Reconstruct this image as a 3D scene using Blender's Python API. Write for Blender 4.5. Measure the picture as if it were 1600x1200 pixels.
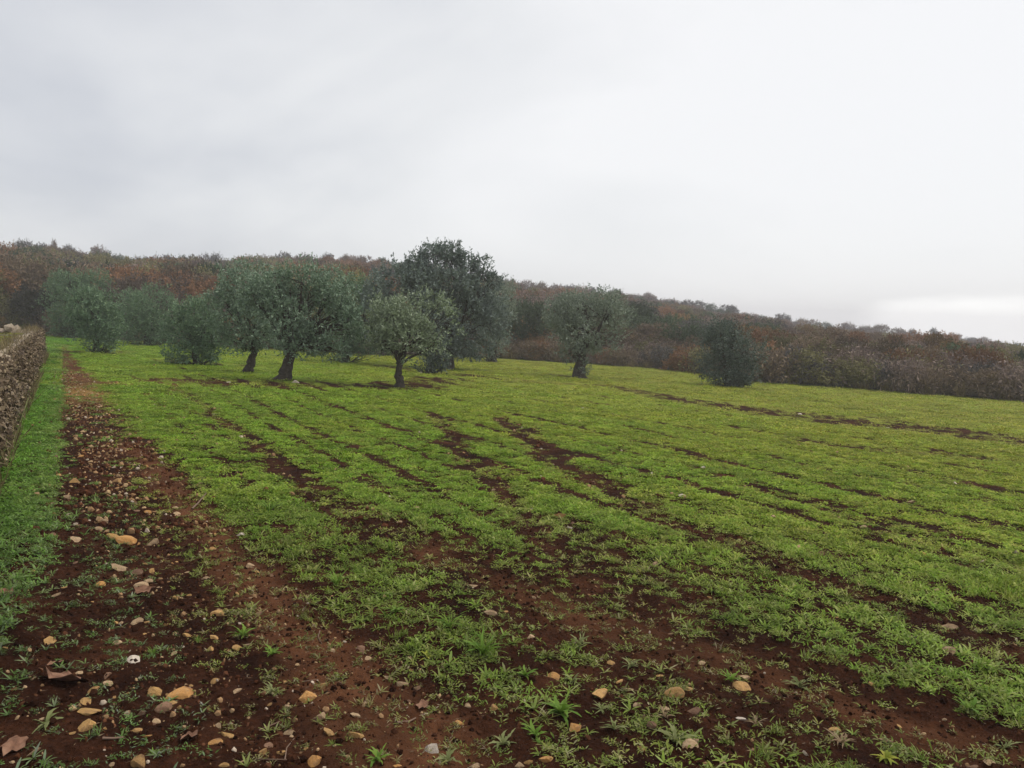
import bpy, math, random
import numpy as np
from mathutils import Matrix, Vector

for o in list(bpy.data.objects):
    bpy.data.objects.remove(o, do_unlink=True)
SC = bpy.context.scene
COL = SC.collection
rng = np.random.default_rng(7)
random.seed(7)
rad = math.radians

# ------------------------------------------------------------------ camera
F_PX, CX, CY = 1240.0, 800.0, 600.0          # focal length in pixels of the 1600x1200 photograph
EYE = 1.65
PITCH, ROLL = rad(4.87), rad(1.83)
R0 = np.array([1., 0, 0]); FW = np.array([0, math.cos(PITCH), -math.sin(PITCH)])
U0 = np.array([0, math.sin(PITCH), math.cos(PITCH)])
RT = R0*math.cos(ROLL) + U0*math.sin(ROLL); UP = U0*math.cos(ROLL) - R0*math.sin(ROLL)
cd = bpy.data.cameras.new('camera'); cam = bpy.data.objects.new('camera', cd); COL.objects.link(cam)
cd.sensor_width = 36; cd.lens = 36*F_PX/1600; cd.clip_start = 0.05; cd.clip_end = 5000
M = Matrix(((RT[0], UP[0], -FW[0], 0), (RT[1], UP[1], -FW[1], 0), (RT[2], UP[2], -FW[2], EYE), (0, 0, 0, 1)))
cam.matrix_world = M
SC.camera = cam

# ------------------------------------------------------------------ world: overcast sky
W = bpy.data.worlds.new('World'); SC.world = W; W.use_nodes = True
nt = W.node_tree; nt.nodes.clear()
def N(t, typ, **kw):
    n = t.nodes.new(typ)
    for k, v in kw.items():
        if hasattr(n, k): setattr(n, k, v)
    return n
SUN_EL, SUN_AZ = rad(62), rad(70)             # azimuth from the view direction towards the right
out = N(nt, 'ShaderNodeOutputWorld'); bg = N(nt, 'ShaderNodeBackground')
bg.inputs[1].default_value = 0.1
sky = N(nt, 'ShaderNodeTexSky'); sky.sky_type = 'NISHITA'; sky.sun_disc = False
sky.sun_elevation = SUN_EL; sky.sun_rotation = SUN_AZ
tc = N(nt, 'ShaderNodeTexCoord')
mp = N(nt, 'ShaderNodeMapping'); mp.inputs['Scale'].default_value = (1.3, 1.3, 2.9); mp.inputs['Rotation'].default_value = (0, rad(9), rad(25))
nz = N(nt, 'ShaderNodeTexNoise'); nz.inputs['Scale'].default_value = 1.25; nz.inputs['Detail'].default_value = 5; nz.inputs['Roughness'].default_value = 0.47
nz.inputs['Distortion'].default_value = 0.35
cr = N(nt, 'ShaderNodeValToRGB')
e = cr.color_ramp.elements
e[0].position = 0.22; e[0].color = (4.5, 4.67, 5.1, 1)
e[1].position = 0.66; e[1].color = (7.4, 7.4, 7.46, 1)
m1 = e.new(0.45); m1.color = (6.45, 6.52, 6.63, 1)
nt.links.new(tc.outputs['Generated'], mp.inputs[0]); nt.links.new(mp.outputs[0], nz.inputs['Vector'])
gx = N(nt, 'ShaderNodeVectorMath', operation='DOT_PRODUCT'); gx.inputs[1].default_value = (0.36, 0.02, -0.24)   # cloud thins towards the sun's side
nt.links.new(tc.outputs['Generated'], gx.inputs[0])
ga = N(nt, 'ShaderNodeMath', operation='ADD'); nt.links.new(nz.outputs[0], ga.inputs[0]); nt.links.new(gx.outputs['Value'], ga.inputs[1])
nt.links.new(ga.outputs[0], cr.inputs[0])
# the paler break in the cloud low on the right
gd = N(nt, 'ShaderNodeVectorMath', operation='DOT_PRODUCT')
_d = FW + RT*(1545-CX)/F_PX + UP*(CY-512)/F_PX; _d /= np.linalg.norm(_d)
dist = N(nt, 'ShaderNodeVectorMath', operation='SUBTRACT'); dist.inputs[1].default_value = tuple(_d)
nrm = N(nt, 'ShaderNodeVectorMath', operation='NORMALIZE')
scl = N(nt, 'ShaderNodeVectorMath', operation='MULTIPLY'); scl.inputs[1].default_value = (9.5, 9.5, 38)
ln = N(nt, 'ShaderNodeVectorMath', operation='LENGTH')
ad = N(nt, 'ShaderNodeMath', operation='MULTIPLY_ADD'); ad.inputs[1].default_value = 1.6
nz2 = N(nt, 'ShaderNodeTexNoise'); nz2.inputs['Scale'].default_value = 7; nz2.inputs['Detail'].default_value = 4
mp2 = N(nt, 'ShaderNodeMapping'); mp2.inputs['Scale'].default_value = (1, 1, 3.5)
mr = N(nt, 'ShaderNodeMapRange'); mr.interpolation_type = 'SMOOTHSTEP'
mr.inputs[1].default_value = 2.35; mr.inputs[2].default_value = 1.55; mr.inputs[3].default_value = 0; mr.inputs[4].default_value = 1
nt.links.new(tc.outputs['Generated'], nrm.inputs[0]); nt.links.new(nrm.outputs[0], dist.inputs[0])
nt.links.new(dist.outputs[0], scl.inputs[0]); nt.links.new(scl.outputs[0], ln.inputs[0])
nt.links.new(tc.outputs['Generated'], mp2.inputs[0]); nt.links.new(mp2.outputs[0], nz2.inputs['Vector'])
nt.links.new(nz2.outputs[0], ad.inputs[0]); nt.links.new(ln.outputs[1], ad.inputs[2]); nt.links.new(ad.outputs[0], mr.inputs[0])
mx2 = N(nt, 'ShaderNodeMixRGB'); mx2.inputs[2].default_value = (10.2, 10.2, 10.1, 1)
nt.links.new(cr.outputs[0], mx2.inputs[1]); nt.links.new(mr.outputs[0], mx2.inputs[0])
mx = N(nt, 'ShaderNodeMixRGB'); mx.inputs[0].default_value = 0.93
nt.links.new(sky.outputs[0], mx.inputs[1]); nt.links.new(mx2.outputs[0], mx.inputs[2])
nt.links.new(mx.outputs[0], bg.inputs[0]); nt.links.new(bg.outputs[0], out.inputs[0])

sl = bpy.data.lights.new('sun', 'SUN'); sl.energy = 1.5; sl.angle = rad(25); sl.color = (1, 0.95, 0.87)
so = bpy.data.objects.new('sun', sl); COL.objects.link(so)
so.location = (30, 10, 60)
sd = Vector((math.sin(SUN_AZ)*math.cos(SUN_EL), math.cos(SUN_AZ)*math.cos(SUN_EL), math.sin(SUN_EL)))
so.rotation_euler = sd.to_track_quat('Z', 'Y').to_euler()

vs = SC.view_settings
vs.view_transform = 'Standard'; vs.look = 'None'; vs.exposure = 0.41; vs.gamma = 1.0; vs.use_curve_mapping = False
SC.render.engine = 'CYCLES'
SC.cycles.use_denoising = True
try: SC.cycles.denoiser = 'OPENIMAGEDENOISE'
except Exception: pass
SC.cycles.max_bounces = 4; SC.cycles.diffuse_bounces = 2; SC.cycles.glossy_bounces = 2
SC.cycles.transmission_bounces = 3; SC.cycles.volume_bounces = 2; SC.cycles.transparent_max_bounces = 4

# ------------------------------------------------------------------ numeric helpers
def sstep(a, b, x):
    t = np.clip((x-a)/(b-a), 0, 1); return t*t*(3-2*t)
def _h(ix, iy, s):
    n = (ix*374761393 + iy*668265263 + s*974634777) & 0xffffffff
    n = ((n ^ (n >> 13))*1274126177) & 0xffffffff
    n = n ^ (n >> 16)
    return (n & 0xffffff)/float(0xffffff)
def vnoise(x, y, s=0):
    x = np.asarray(x, float); y = np.asarray(y, float)
    xi = np.floor(x).astype(np.int64); yi = np.floor(y).astype(np.int64)
    fx = x-xi; fy = y-yi; fx = fx*fx*(3-2*fx); fy = fy*fy*(3-2*fy)
    a = _h(xi, yi, s); b = _h(xi+1, yi, s); c = _h(xi, yi+1, s); d = _h(xi+1, yi+1, s)
    return (a*(1-fx)+b*fx)*(1-fy) + (c*(1-fx)+d*fx)*fy
def fbm(x, y, s=0, o=3):
    r = 0; a = 0.5; t = 0
    for i in range(o):
        r = r + a*vnoise(x*2**i, y*2**i, s+i*17); t += a; a *= 0.55
    return r/t
def pix_dir(px, py):
    px = np.asarray(px, float); py = np.asarray(py, float)
    return FW + RT*((px-CX)/F_PX)[..., None] + UP*((CY-py)/F_PX)[..., None]

# ------------------------------------------------------------------ terrain
WA = rad(-29.5)                                  # direction of the wall
DU = np.array([math.sin(WA), math.cos(WA)]); DV = np.array([math.cos(WA), -math.sin(WA)])
def to_uv(x, y): return x*DU[0]+y*DU[1], x*DV[0]+y*DV[1]
def from_uv(u, v): return u*DU[0]+v*DV[0], u*DU[1]+v*DV[1]
def plane_z(x, y):
    u, v = to_uv(x, y)
    vv = np.maximum(v, -4.0)
    return -0.0345*vv - 0.008*np.clip(u, -30, 60)
# distance of the far edge of the field and of the ridge, by bearing (read off the photograph)
_bp = np.array([(60, 524), (200, 535), (350, 545), (480, 552), (600, 556), (700, 558), (780, 560), (860, 565), (1000, 575), (1090, 583), (1180, 597), (1300, 605), (1450, 617), (1600, 628)], float)
_rp = np.array([(0, 376), (60, 378), (130, 388), (210, 402), (300, 402), (420, 398), (560, 403), (680, 412), (790, 440), (870, 450), (960, 455), (1060, 470), (1150, 485), (1200, 491), (1300, 508), (1400, 518), (1500, 528), (1600, 541)], float)
def hit_plane(px, py):
    d = pix_dir(px, py); t = EYE/np.maximum(-d[..., 2], 1e-3)
    for _ in range(40):
        x = d[..., 0]*t; y = d[..., 1]*t
        t = 0.5*t + 0.5*(EYE-plane_z(x, y))/np.maximum(-d[..., 2], 1e-3)
    return d[..., 0]*t, d[..., 1]*t
bx_, by_ = hit_plane(_bp[:, 0], _bp[:, 1])
B_AZ = np.arctan2(bx_, by_); B_D = np.hypot(bx_, by_)
_rd = pix_dir(_rp[:, 0], _rp[:, 1])
R_AZ = np.arctan2(_rd[:, 0], _rd[:, 1]); R_EL = _rd[:, 2]/np.hypot(_rd[:, 0], _rd[:, 1])
R_D = np.interp(R_AZ, [rad(-34), rad(-10), rad(5), rad(20), rad(34)], [135, 150, 170, 215, 270])
R_Z = EYE + R_D*R_EL - np.interp(R_AZ, [rad(-34), rad(0), rad(34)], [4.3, 3.9, 3.2])
def base_z(x, y):
    x = np.asarray(x, float); y = np.asarray(y, float)
    az = np.arctan2(x, y); d = np.hypot(x, y)
    b = np.interp(az, B_AZ, B_D); r = np.interp(az, R_AZ, R_D); rz = np.interp(az, R_AZ, R_Z)
    s = b/np.maximum(d, 1e-6)
    zb = plane_z(x*s, y*s)
    t = np.clip((d-b)/(r-b), 0, 1)
    hill = zb + (rz-zb)*(t**1.15)
    far = rz - np.clip(d-r, 0, None)*0.02
    z = np.where(d < b, plane_z(x, y), np.where(d < r, hill, far))
    back = (np.abs(az) > rad(100))
    return np.where(back, plane_z(x, y)*np.exp(-np.maximum(d-40, 0)/80), z)
def ground_hit(px, py):
    return hit_plane(np.asarray(px, float), np.asarray(py, float))

# bare tracks, and bare soil under trees deepened to paint in shade: (image polyline, half widths in metres, strength)
TRACKS = [
 ([(92, 538), (97, 556), (105, 575), (114, 592)], [.36, .4, .45, .5], 1.0),
 ([(112, 590), (128, 640), (138, 700), (160, 780), (180, 880), (190, 1000), (200, 1190)], [.5, .5, .52, .6, .72, .85, .95], .98),
 ([(200, 690), (250, 740), (330, 830), (430, 940), (540, 1060), (620, 1190)], [.17, .18, .2, .24, .3, .36], 1.0),
 ([(270, 600), (360, 665), (450, 735), (560, 800), (680, 860), (800, 930), (950, 990), (1120, 1030), (1300, 1085), (1600, 1190)], [.12, .14, .16, .19, .2, .24, .34, .36, .32, .3], .85),
 ([(900, 980), (1000, 1050), (1150, 1100), (1350, 1140)], [.25, .45, .5, .4], .5),
 ([(620, 1190), (760, 1150), (900, 1150), (1050, 1180)], [.45, .35, .35, .3], .42),
 ([(680, 650), (720, 700), (790, 770), (850, 830), (900, 900), (1000, 965)], [.22, .17, .15, .15, .15, .16], .78),
 ([(780, 650), (870, 720), (1000, 790), (1150, 850), (1250, 890), (1450, 960), (1600, 1010)], [.24, .22, .22, .2, .17, .15, .15], .8),
 ([(950, 603), (1050, 622), (1250, 650), (1400, 666), (1600, 690)], [.6, .9, 1.25, 1.3, 1.2], .88),
 ([(590, 572), (700, 584), (850, 598), (950, 603)], [.9, 1.1, 1.0, .7], .72),
 ([(1260, 693), (1400, 703), (1520, 715)], [.4, .5, .3], .55),
 ([(1290, 900), (1380, 940), (1470, 975), (1600, 1030)], [.14, .2, .2, .16], .8),
 ([(270, 594), (400, 599), (520, 602)], [.9, 1.3, .9], .75),  # bare soil under the olives, strengthened to stand in for crown shade
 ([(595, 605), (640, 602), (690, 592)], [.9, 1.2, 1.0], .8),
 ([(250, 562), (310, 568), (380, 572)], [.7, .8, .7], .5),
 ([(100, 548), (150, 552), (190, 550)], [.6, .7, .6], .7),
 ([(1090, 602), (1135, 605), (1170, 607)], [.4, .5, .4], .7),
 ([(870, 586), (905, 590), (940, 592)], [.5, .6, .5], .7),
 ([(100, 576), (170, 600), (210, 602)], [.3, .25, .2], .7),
 ([(860, 810), (930, 850), (1010, 900), (1100, 950)], [.16, .2, .2, .16], .6),
 ([(1150, 760), (1300, 800), (1450, 850), (1600, 890)], [.16, .22, .22, .2], .5),
]
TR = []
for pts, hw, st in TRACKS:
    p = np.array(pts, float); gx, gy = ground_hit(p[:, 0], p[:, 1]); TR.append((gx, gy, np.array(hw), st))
def bare_of(x, y):
    x = np.asarray(x, float); y = np.asarray(y, float)
    wx = x + 0.16*(fbm(x*1.6, y*1.6, 3)-0.5)*2 + .12*(fbm(x*7, y*7, 4, 2)-.5); wy = y + 0.16*(fbm(x*1.6, y*1.6, 9)-0.5)*2 + .12*(fbm(x*7, y*7, 10, 2)-.5)
    res = np.zeros_like(x)
    for gx, gy, hw, st in TR:
        for i in range(len(gx)-1):
            ax, ay, bx, by = gx[i], gy[i], gx[i+1], gy[i+1]
            dx, dy = bx-ax, by-ay; L2 = dx*dx+dy*dy
            t = np.clip(((wx-ax)*dx+(wy-ay)*dy)/L2, 0, 1)
            dd = np.hypot(wx-ax-t*dx, wy-ay-t*dy)/(hw[i]+(hw[i+1]-hw[i])*t)
            res = np.maximum(res, st*(1-sstep(0.3, 1.7, dd)))
    return res
def cover_of(x, y):
    """share of ground hidden by weeds, 0..1"""
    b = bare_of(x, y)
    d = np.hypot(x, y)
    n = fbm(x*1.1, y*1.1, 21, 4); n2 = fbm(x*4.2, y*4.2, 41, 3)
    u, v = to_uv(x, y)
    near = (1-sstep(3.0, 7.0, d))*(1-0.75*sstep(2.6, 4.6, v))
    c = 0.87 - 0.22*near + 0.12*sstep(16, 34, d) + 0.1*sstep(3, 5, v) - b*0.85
    c = c + (n-0.5)*(0.45+0.4*near) + (n2-0.5)*(0.45+0.35*near)
    # thinner weeds in wandering rows across the right-hand field
    rows = fbm(u*0.9, v*3.4, 61, 3)
    c = c - 0.55*np.clip(rows-0.52, 0, 1)*sstep(2, 5, v)
    n3 = fbm(x*6.5, y*6.5, 71, 3)
    c = c + (n3-0.5)*1.5*(1-0.6*sstep(16, 34, d))
    wob = 0.35*(fbm(u*0.22, v*0.22, 311, 2)-0.5) + 0.1*(fbm(u*1.5, v*1.5, 313, 2)-0.5)
    vv = v + wob
    for v0, w0, s0 in [(1.55, .06, .3), (1.95, .06, .3), (2.85, .07, .4), (3.35, .08, .5), (4.1, .07, .4), (4.75, .1, .55), (5.6, .08, .4), (6.4, .1, .5), (7.3, .09, .4), (8.3, .12, .5), (9.5, .1, .4), (10.8, .13, .5), (12.3, .13, .45), (14, .15, .45), (19, .2, .4), (22, .2, .35)]:
        c = c - 1.55*s0*np.exp(-((vv-v0)/(1.35*w0))**2)*(0.55+0.9*fbm(u*0.8, v*0+v0, 317, 2))*(1-0.5*sstep(18, 32, d))
    edge = -0.07 - 0.2*(1-sstep(4, 7, u)) + 0.12*(n2-0.5)
    strip = (1-sstep(-0.10, 0.12, v-edge))*sstep(3.3, 4.6, u)*(v > -0.9)
    c = np.maximum(c, strip*(0.75+0.4*(n3-0.2)))
    return np.clip(c, 0, 1)
def micro_z(x, y, b=None):
    d = np.hypot(x, y)
    k = np.exp(-np.maximum(d-10, 0)/25)
    if b is None: b = bare_of(x, y)
    z = (fbm(x*0.8, y*0.8, 5)-0.5)*0.05 + (fbm(x*5, y*5, 15, 3)-0.5)*0.03*k
    cl = fbm(x*17, y*17, 25, 3)
    z = z + np.clip(cl-0.45, 0, 1)*0.06*np.exp(-np.maximum(d-6, 0)/6) - 0.022*b*np.exp(-np.maximum(d-14, 0)/10)
    return z
def gz(x, y):
    x = np.atleast_1d(np.asarray(x, float)); y = np.atleast_1d(np.asarray(y, float))
    return base_z(x, y) + micro_z(x, y)

# ------------------------------------------------------------------ mesh + material helpers
def mesh_np(name, V, Fc, attrs=None, smooth=False):
    V = np.asarray(V, np.float32); Fc = np.asarray(Fc, np.int32)
    me = bpy.data.meshes.new(name)
    k = Fc.shape[1]
    me.vertices.add(len(V)); me.vertices.foreach_set('co', V.ravel())
    me.loops.add(Fc.size); me.loops.foreach_set('vertex_index', Fc.ravel())
    me.polygons.add(len(Fc)); me.polygons.foreach_set('loop_start', np.arange(len(Fc), dtype=np.int32)*k)
    me.polygons.foreach_set('loop_total', np.full(len(Fc), k, np.int32))
    me.polygons.foreach_set('use_smooth', np.full(len(Fc), smooth))
    me.update(calc_edges=True)
    for nm, a in (attrs or {}).items():
        a = np.asarray(a, np.float32)
        if a.ndim == 1:
            at = me.attributes.new(nm, 'FLOAT', 'POINT'); at.data.foreach_set('value', a)
        else:
            at = me.attributes.new(nm, 'FLOAT_VECTOR', 'POINT'); at.data.foreach_set('vector', a.ravel())
    return me
def obj(name, me, mat=None, parent=None, loc=None):
    o = bpy.data.objects.new(name, me); COL.objects.link(o)
    if mat and me is not None and len(me.materials) == 0: me.materials.append(mat)
    if parent: o.parent = parent
    if loc is not None: o.location = loc
    return o
def empty(name, loc=(0, 0, 0)):
    o = bpy.data.objects.new(name, None); COL.objects.link(o); o.location = loc; o.empty_display_size = 0.2; return o
def tag(o, label=None, cat=None, group=None, kind=None):
    if label: o['label'] = label
    if cat: o['category'] = cat
    if group: o['group'] = group
    if kind: o['kind'] = kind
    return o
def mat_new(name):
    m = bpy.data.materials.new(name); m.use_nodes = True
    t = m.node_tree; b = t.nodes['Principled BSDF']
    b.inputs['Roughness'].default_value = 0.85; b.inputs['Specular IOR Level'].default_value = 0.2
    return m, t, b
def ramp(t, cols, pos=None):
    r = t.nodes.new('ShaderNodeValToRGB'); e = r.color_ramp.elements
    pos = pos or [i/(len(cols)-1) for i in range(len(cols))]
    while len(e) < len(cols): e.new(0.45)
    for i, (c, p) in enumerate(zip(cols, pos)): e[i].position = p; e[i].color = (*c, 1)
    return r
def noise(t, scale, detail=4, rough=0.55, obj_space=True):
    n = t.nodes.new('ShaderNodeTexNoise'); n.inputs['Scale'].default_value = scale; n.inputs['Detail'].default_value = detail
    n.inputs['Roughness'].default_value = rough
    c = t.nodes.new('ShaderNodeTexCoord'); t.links.new(c.outputs['Object'], n.inputs['Vector'])
    return n
def leaf_mat(name, cols, attr='tone', transl=0.25, rough=0.55, spec=0.1, tint_attr=None):
    """foliage: base colour picked per leaf from a small palette (times an optional per-plant tint)"""
    m, t, b = mat_new(name)
    a = t.nodes.new('ShaderNodeAttribute'); a.attribute_name = attr
    r = ramp(t, cols); t.links.new(a.outputs['Fac'], r.inputs[0])
    col = r.outputs[0]
    if tint_attr:
        ti = t.nodes.new('ShaderNodeAttribute'); ti.attribute_name = tint_attr; ti.attribute_type = 'INSTANCER'
        mu = t.nodes.new('ShaderNodeMixRGB'); mu.blend_type = 'MULTIPLY'; mu.inputs[0].default_value = 1
        t.links.new(col, mu.inputs[1]); t.links.new(ti.outputs['Color'], mu.inputs[2]); col = mu.outputs[0]
    t.links.new(col, b.inputs['Base Color']); b.inputs['Roughness'].default_value = rough; b.inputs['Specular IOR Level'].default_value = spec
    if transl:
        tr = t.nodes.new('ShaderNodeBsdfTranslucent'); t.links.new(col, tr.inputs[0])
        ms = t.nodes.new('ShaderNodeMixShader'); ms.inputs[0].default_value = transl
        o = t.nodes['Material Output']
        t.links.new(b.outputs[0], ms.inputs[1]); t.links.new(tr.outputs[0], ms.inputs[2]); t.links.new(ms.outputs[0], o.inputs[0])
    return m
def unit(v): return v/np.maximum(np.linalg.norm(v, axis=-1, keepdims=True), 1e-9)
def rhombs(P, D, L, w, tone, nrm_jit=1.0):
    """leaf-shaped quads from base P along D"""
    n = len(P); D = unit(D)
    S = unit(np.cross(D, rng.normal(size=(n, 3))))
    L = np.asarray(L).reshape(-1, 1); w = np.asarray(w).reshape(-1, 1)
    V = np.empty((n, 4, 3)); mid = P + D*L*0.45
    V[:, 0] = P; V[:, 1] = mid + S*w*0.5; V[:, 2] = P + D*L; V[:, 3] = mid - S*w*0.5
    return V.reshape(-1, 3), np.arange(4*n).reshape(-1, 4), np.repeat(tone, 4)
def tube(path, radii, sides=7, rough=0.0, seed=0):
    path = np.asarray(path, float); n = len(path); r = np.random.default_rng(seed)
    V = []; 
    for i in range(n):
        t = path[min(i+1, n-1)]-path[max(i-1, 0)]; t = t/max(np.linalg.norm(t), 1e-9)
        a = np.cross(t, [0.3, 1, 0.1]); a /= np.linalg.norm(a); b = np.cross(t, a)
        ang = np.arange(sides)/sides*2*np.pi
        rr = radii[i]*(1+rough*(r.random(sides)-0.5)*2)
        V.append(path[i] + np.cos(ang)[:, None]*a*rr[:, None] + np.sin(ang)[:, None]*b*rr[:, None])
    V = np.concatenate(V); Fc = []
    for i in range(n-1):
        for k in range(sides):
            k2 = (k+1) % sides
            Fc.append((i*sides+k, i*sides+k2, (i+1)*sides+k2, (i+1)*sides+k))
    V = np.vstack([V, path[-1]])
    for k in range(sides): Fc.append(((n-1)*sides+k, (n-1)*sides+(k+1) % sides, n*sides, n*sides))
    return V, np.array(Fc)
def join(parts):
    Vs, Fs = [], []; o = 0
    for V, Fc in parts:
        Vs.append(V); Fs.append(np.asarray(Fc)+o); o += len(V)
    return np.concatenate(Vs), np.concatenate(Fs)
def tube_mesh(name, parts):
    V, Fc = join(parts)
    me = bpy.data.meshes.new(name)
    me.from_pydata([tuple(v) for v in V], [], [tuple(dict.fromkeys(int(i) for i in f)) for f in Fc])
    me.polygons.foreach_set('use_smooth', np.full(len(me.polygons), True)); me.update()
    return me

# ------------------------------------------------------------------ ground
def build_ground():
    az = np.concatenate([np.linspace(-180, -60, 25)[:-1], np.linspace(-60, -42, 28)[:-1], np.linspace(-42, 42, 440), np.linspace(42, 60, 28)[1:], np.linspace(60, 180, 25)[1:-1]])
    az = np.radians(az)
    rr = [0.15, 0.4, 0.7, 1.0, 1.3, 1.6, 1.85, 2.05]
    r = 2.2
    while r < 8.5: rr.append(r); r += 0.022 + 0.0025*(r-2.2)
    while r < 640: rr.append(r); r *= 1.021
    rr = np.array(rr)
    A, Rr = np.meshgrid(az, rr); x = Rr*np.sin(A); y = Rr*np.cos(A)
    xf, yf = x.ravel(), y.ravel()
    b = bare_of(xf, yf)
    z = base_z(xf, yf) + micro_z(xf, yf, b)
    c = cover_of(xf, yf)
    d = np.hypot(xf, yf)
    bd = np.interp(np.arctan2(xf, yf), B_AZ, B_D)
    dpx, dpy = ground_hit([125], [612])
    dry = np.exp(-(((xf-dpx[0])/1.3)**2+((yf-dpy[0])/3.2)**2))*(0.8+0.9*(fbm(xf*3, yf*3, 77)-0.3))
    u, v = to_uv(xf, yf)
    global TR
    keepTR = TR; TR = [(TR[2][0], TR[2][1], TR[2][2]*.7, 1.0), (TR[3][0][4:], TR[3][1][4:], TR[3][2][4:]*.5, .6), (TR[0][0], TR[0][1], TR[0][2], 1.0)]; wheel = bare_of(xf, yf); TR = keepTR
    na, nr = len(az), len(rr)
    I = np.arange(na*nr).reshape(nr, na); In = np.roll(I, -1, axis=1)
    Fc = np.stack([I[:-1], In[:-1], In[1:], I[1:]], -1).reshape(-1, 4)[:, ::-1]
    V = np.stack([xf, yf, z], 1)
    ci = len(V); V = np.vstack([V, [0, 0, base_z(0.0, 0.01)+0]])
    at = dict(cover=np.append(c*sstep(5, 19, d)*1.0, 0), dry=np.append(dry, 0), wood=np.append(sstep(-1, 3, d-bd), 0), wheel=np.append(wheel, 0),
              olive=np.append(sstep(1, 22, v+0*u), 0))
    me = mesh_np('ground', V, Fc, at, True)
    return me
m_gr, t, b = mat_new('field_soil')
def attr(t, n):
    a = t.nodes.new('ShaderNodeAttribute'); a.attribute_name = n; return a.outputs['Fac']
n1 = noise(t, 2.2, 6, 0.6); n2 = noise(t, 34, 5, 0.65); n3 = noise(t, 9, 6, 0.7); n4 = noise(t, 0.35, 4, 0.5)
soil = ramp(t, [(0.017, 0.0066, 0.0038), (0.04, 0.0152, 0.0076), (0.085, 0.034, 0.017)], [0.3, 0.52, 0.75]); t.links.new(n1.outputs[0], soil.inputs[0])
soil2 = ramp(t, [(0.55, 0.5, 0.5), (1, 1, 1), (1.7, 1.6, 1.5)], [0.3, 0.5, 0.72]); t.links.new(n2.outputs[0], soil2.inputs[0])
sm = t.nodes.new('ShaderNodeMixRGB'); sm.blend_type = 'MULTIPLY'; sm.inputs[0].default_value = 0.8
t.links.new(soil.outputs[0], sm.inputs[1]); t.links.new(soil2.outputs[0], sm.inputs[2])
dr = t.nodes.new('ShaderNodeMixRGB'); dr.inputs[2].default_value = (0.27, 0.155, 0.05, 1)
t.links.new(attr(t, 'dry'), dr.inputs[0]); t.links.new(sm.outputs[0], dr.inputs[1])
gA = ramp(t, [(0.09, 0.125, 0.011), (0.165, 0.235, 0.02), (0.23, 0.3, 0.038)], [0.3, 0.5, 0.72]); t.links.new(n3.outputs[0], gA.inputs[0])
gB = ramp(t, [(0.12, 0.125, 0.02), (0.215, 0.24, 0.038), (0.285, 0.31, 0.06)], [0.3, 0.5, 0.72]); t.links.new(n3.outputs[0], gB.inputs[0])
gm = t.nodes.new('ShaderNodeMixRGB'); t.links.new(gA.outputs[0], gm.inputs[1]); t.links.new(gB.outputs[0], gm.inputs[2])
om = t.nodes.new('ShaderNodeMath'); om.operation = 'MULTIPLY_ADD'; om.inputs[1].default_value = 1.0
ofs = t.nodes.new('ShaderNodeMath'); ofs.operation = 'MULTIPLY_ADD'; ofs.inputs[1].default_value = 1.2; ofs.inputs[2].default_value = -0.6; ofs.use_clamp = False
t.links.new(n4.outputs[0], ofs.inputs[0]); t.links.new(attr(t, 'olive'), om.inputs[0]); t.links.new(ofs.outputs[0], om.inputs[2]); om.use_clamp = True
t.links.new(om.outputs[0], gm.inputs[0])
cf = t.nodes.new('ShaderNodeMath'); cf.operation = 'MULTIPLY_ADD'; cf.inputs[1].default_value = 1.5
cn = t.nodes.new('ShaderNodeMath'); cn.operation = 'SUBTRACT'; cn.inputs[1].default_value = 0.5
t.links.new(n3.outputs[0], cn.inputs[0]); t.links.new(cn.outputs[0], cf.inputs[0]); t.links.new(attr(t, 'cover'), cf.inputs[2])
cm = t.nodes.new('ShaderNodeMapRange'); cm.interpolation_type = 'SMOOTHSTEP'; cm.inputs[1].default_value = 0.22; cm.inputs[2].default_value = 0.7
t.links.new(cf.outputs[0], cm.inputs[0])
wh_ = t.nodes.new('ShaderNodeMixRGB'); wh_.inputs[2].default_value = (0.2, 0.085, 0.04, 1)
wm_ = t.nodes.new('ShaderNodeMath'); wm_.operation = 'MULTIPLY'; t.links.new(attr(t, 'wheel'), wm_.inputs[0]); t.links.new(n1.outputs[0], wm_.inputs[1])
t.links.new(wm_.outputs[0], wh_.inputs[0]); t.links.new(dr.outputs[0], wh_.inputs[1])
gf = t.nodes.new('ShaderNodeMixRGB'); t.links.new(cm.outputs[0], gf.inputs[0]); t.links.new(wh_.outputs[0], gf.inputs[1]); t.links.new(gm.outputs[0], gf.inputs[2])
wd = t.nodes.new('ShaderNodeMixRGB'); t.links.new(attr(t, 'wood'), wd.inputs[0]); t.links.new(gf.outputs[0], wd.inputs[1])
wc = ramp(t, [(0.05, 0.032, 0.02), (0.085, 0.055, 0.032)]); t.links.new(n1.outputs[0], wc.inputs[0]); t.links.new(wc.outputs[0], wd.inputs[2])
t.links.new(wd.outputs[0], b.inputs['Base Color'])
bp = t.nodes.new('ShaderNodeBump'); bp.inputs['Strength'].default_value = 1.0; bp.inputs['Distance'].default_value = 0.04
t.links.new(n2.outputs[0], bp.inputs['Height']); t.links.new(bp.outputs[0], b.inputs['Normal'])
b.inputs['Roughness'].default_value = 0.95; b.inputs['Specular IOR Level'].default_value = 0.04
g = obj('ground', build_ground(), m_gr); tag(g, 'red earth field rising into a scrubby hillside', kind='structure')

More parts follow.
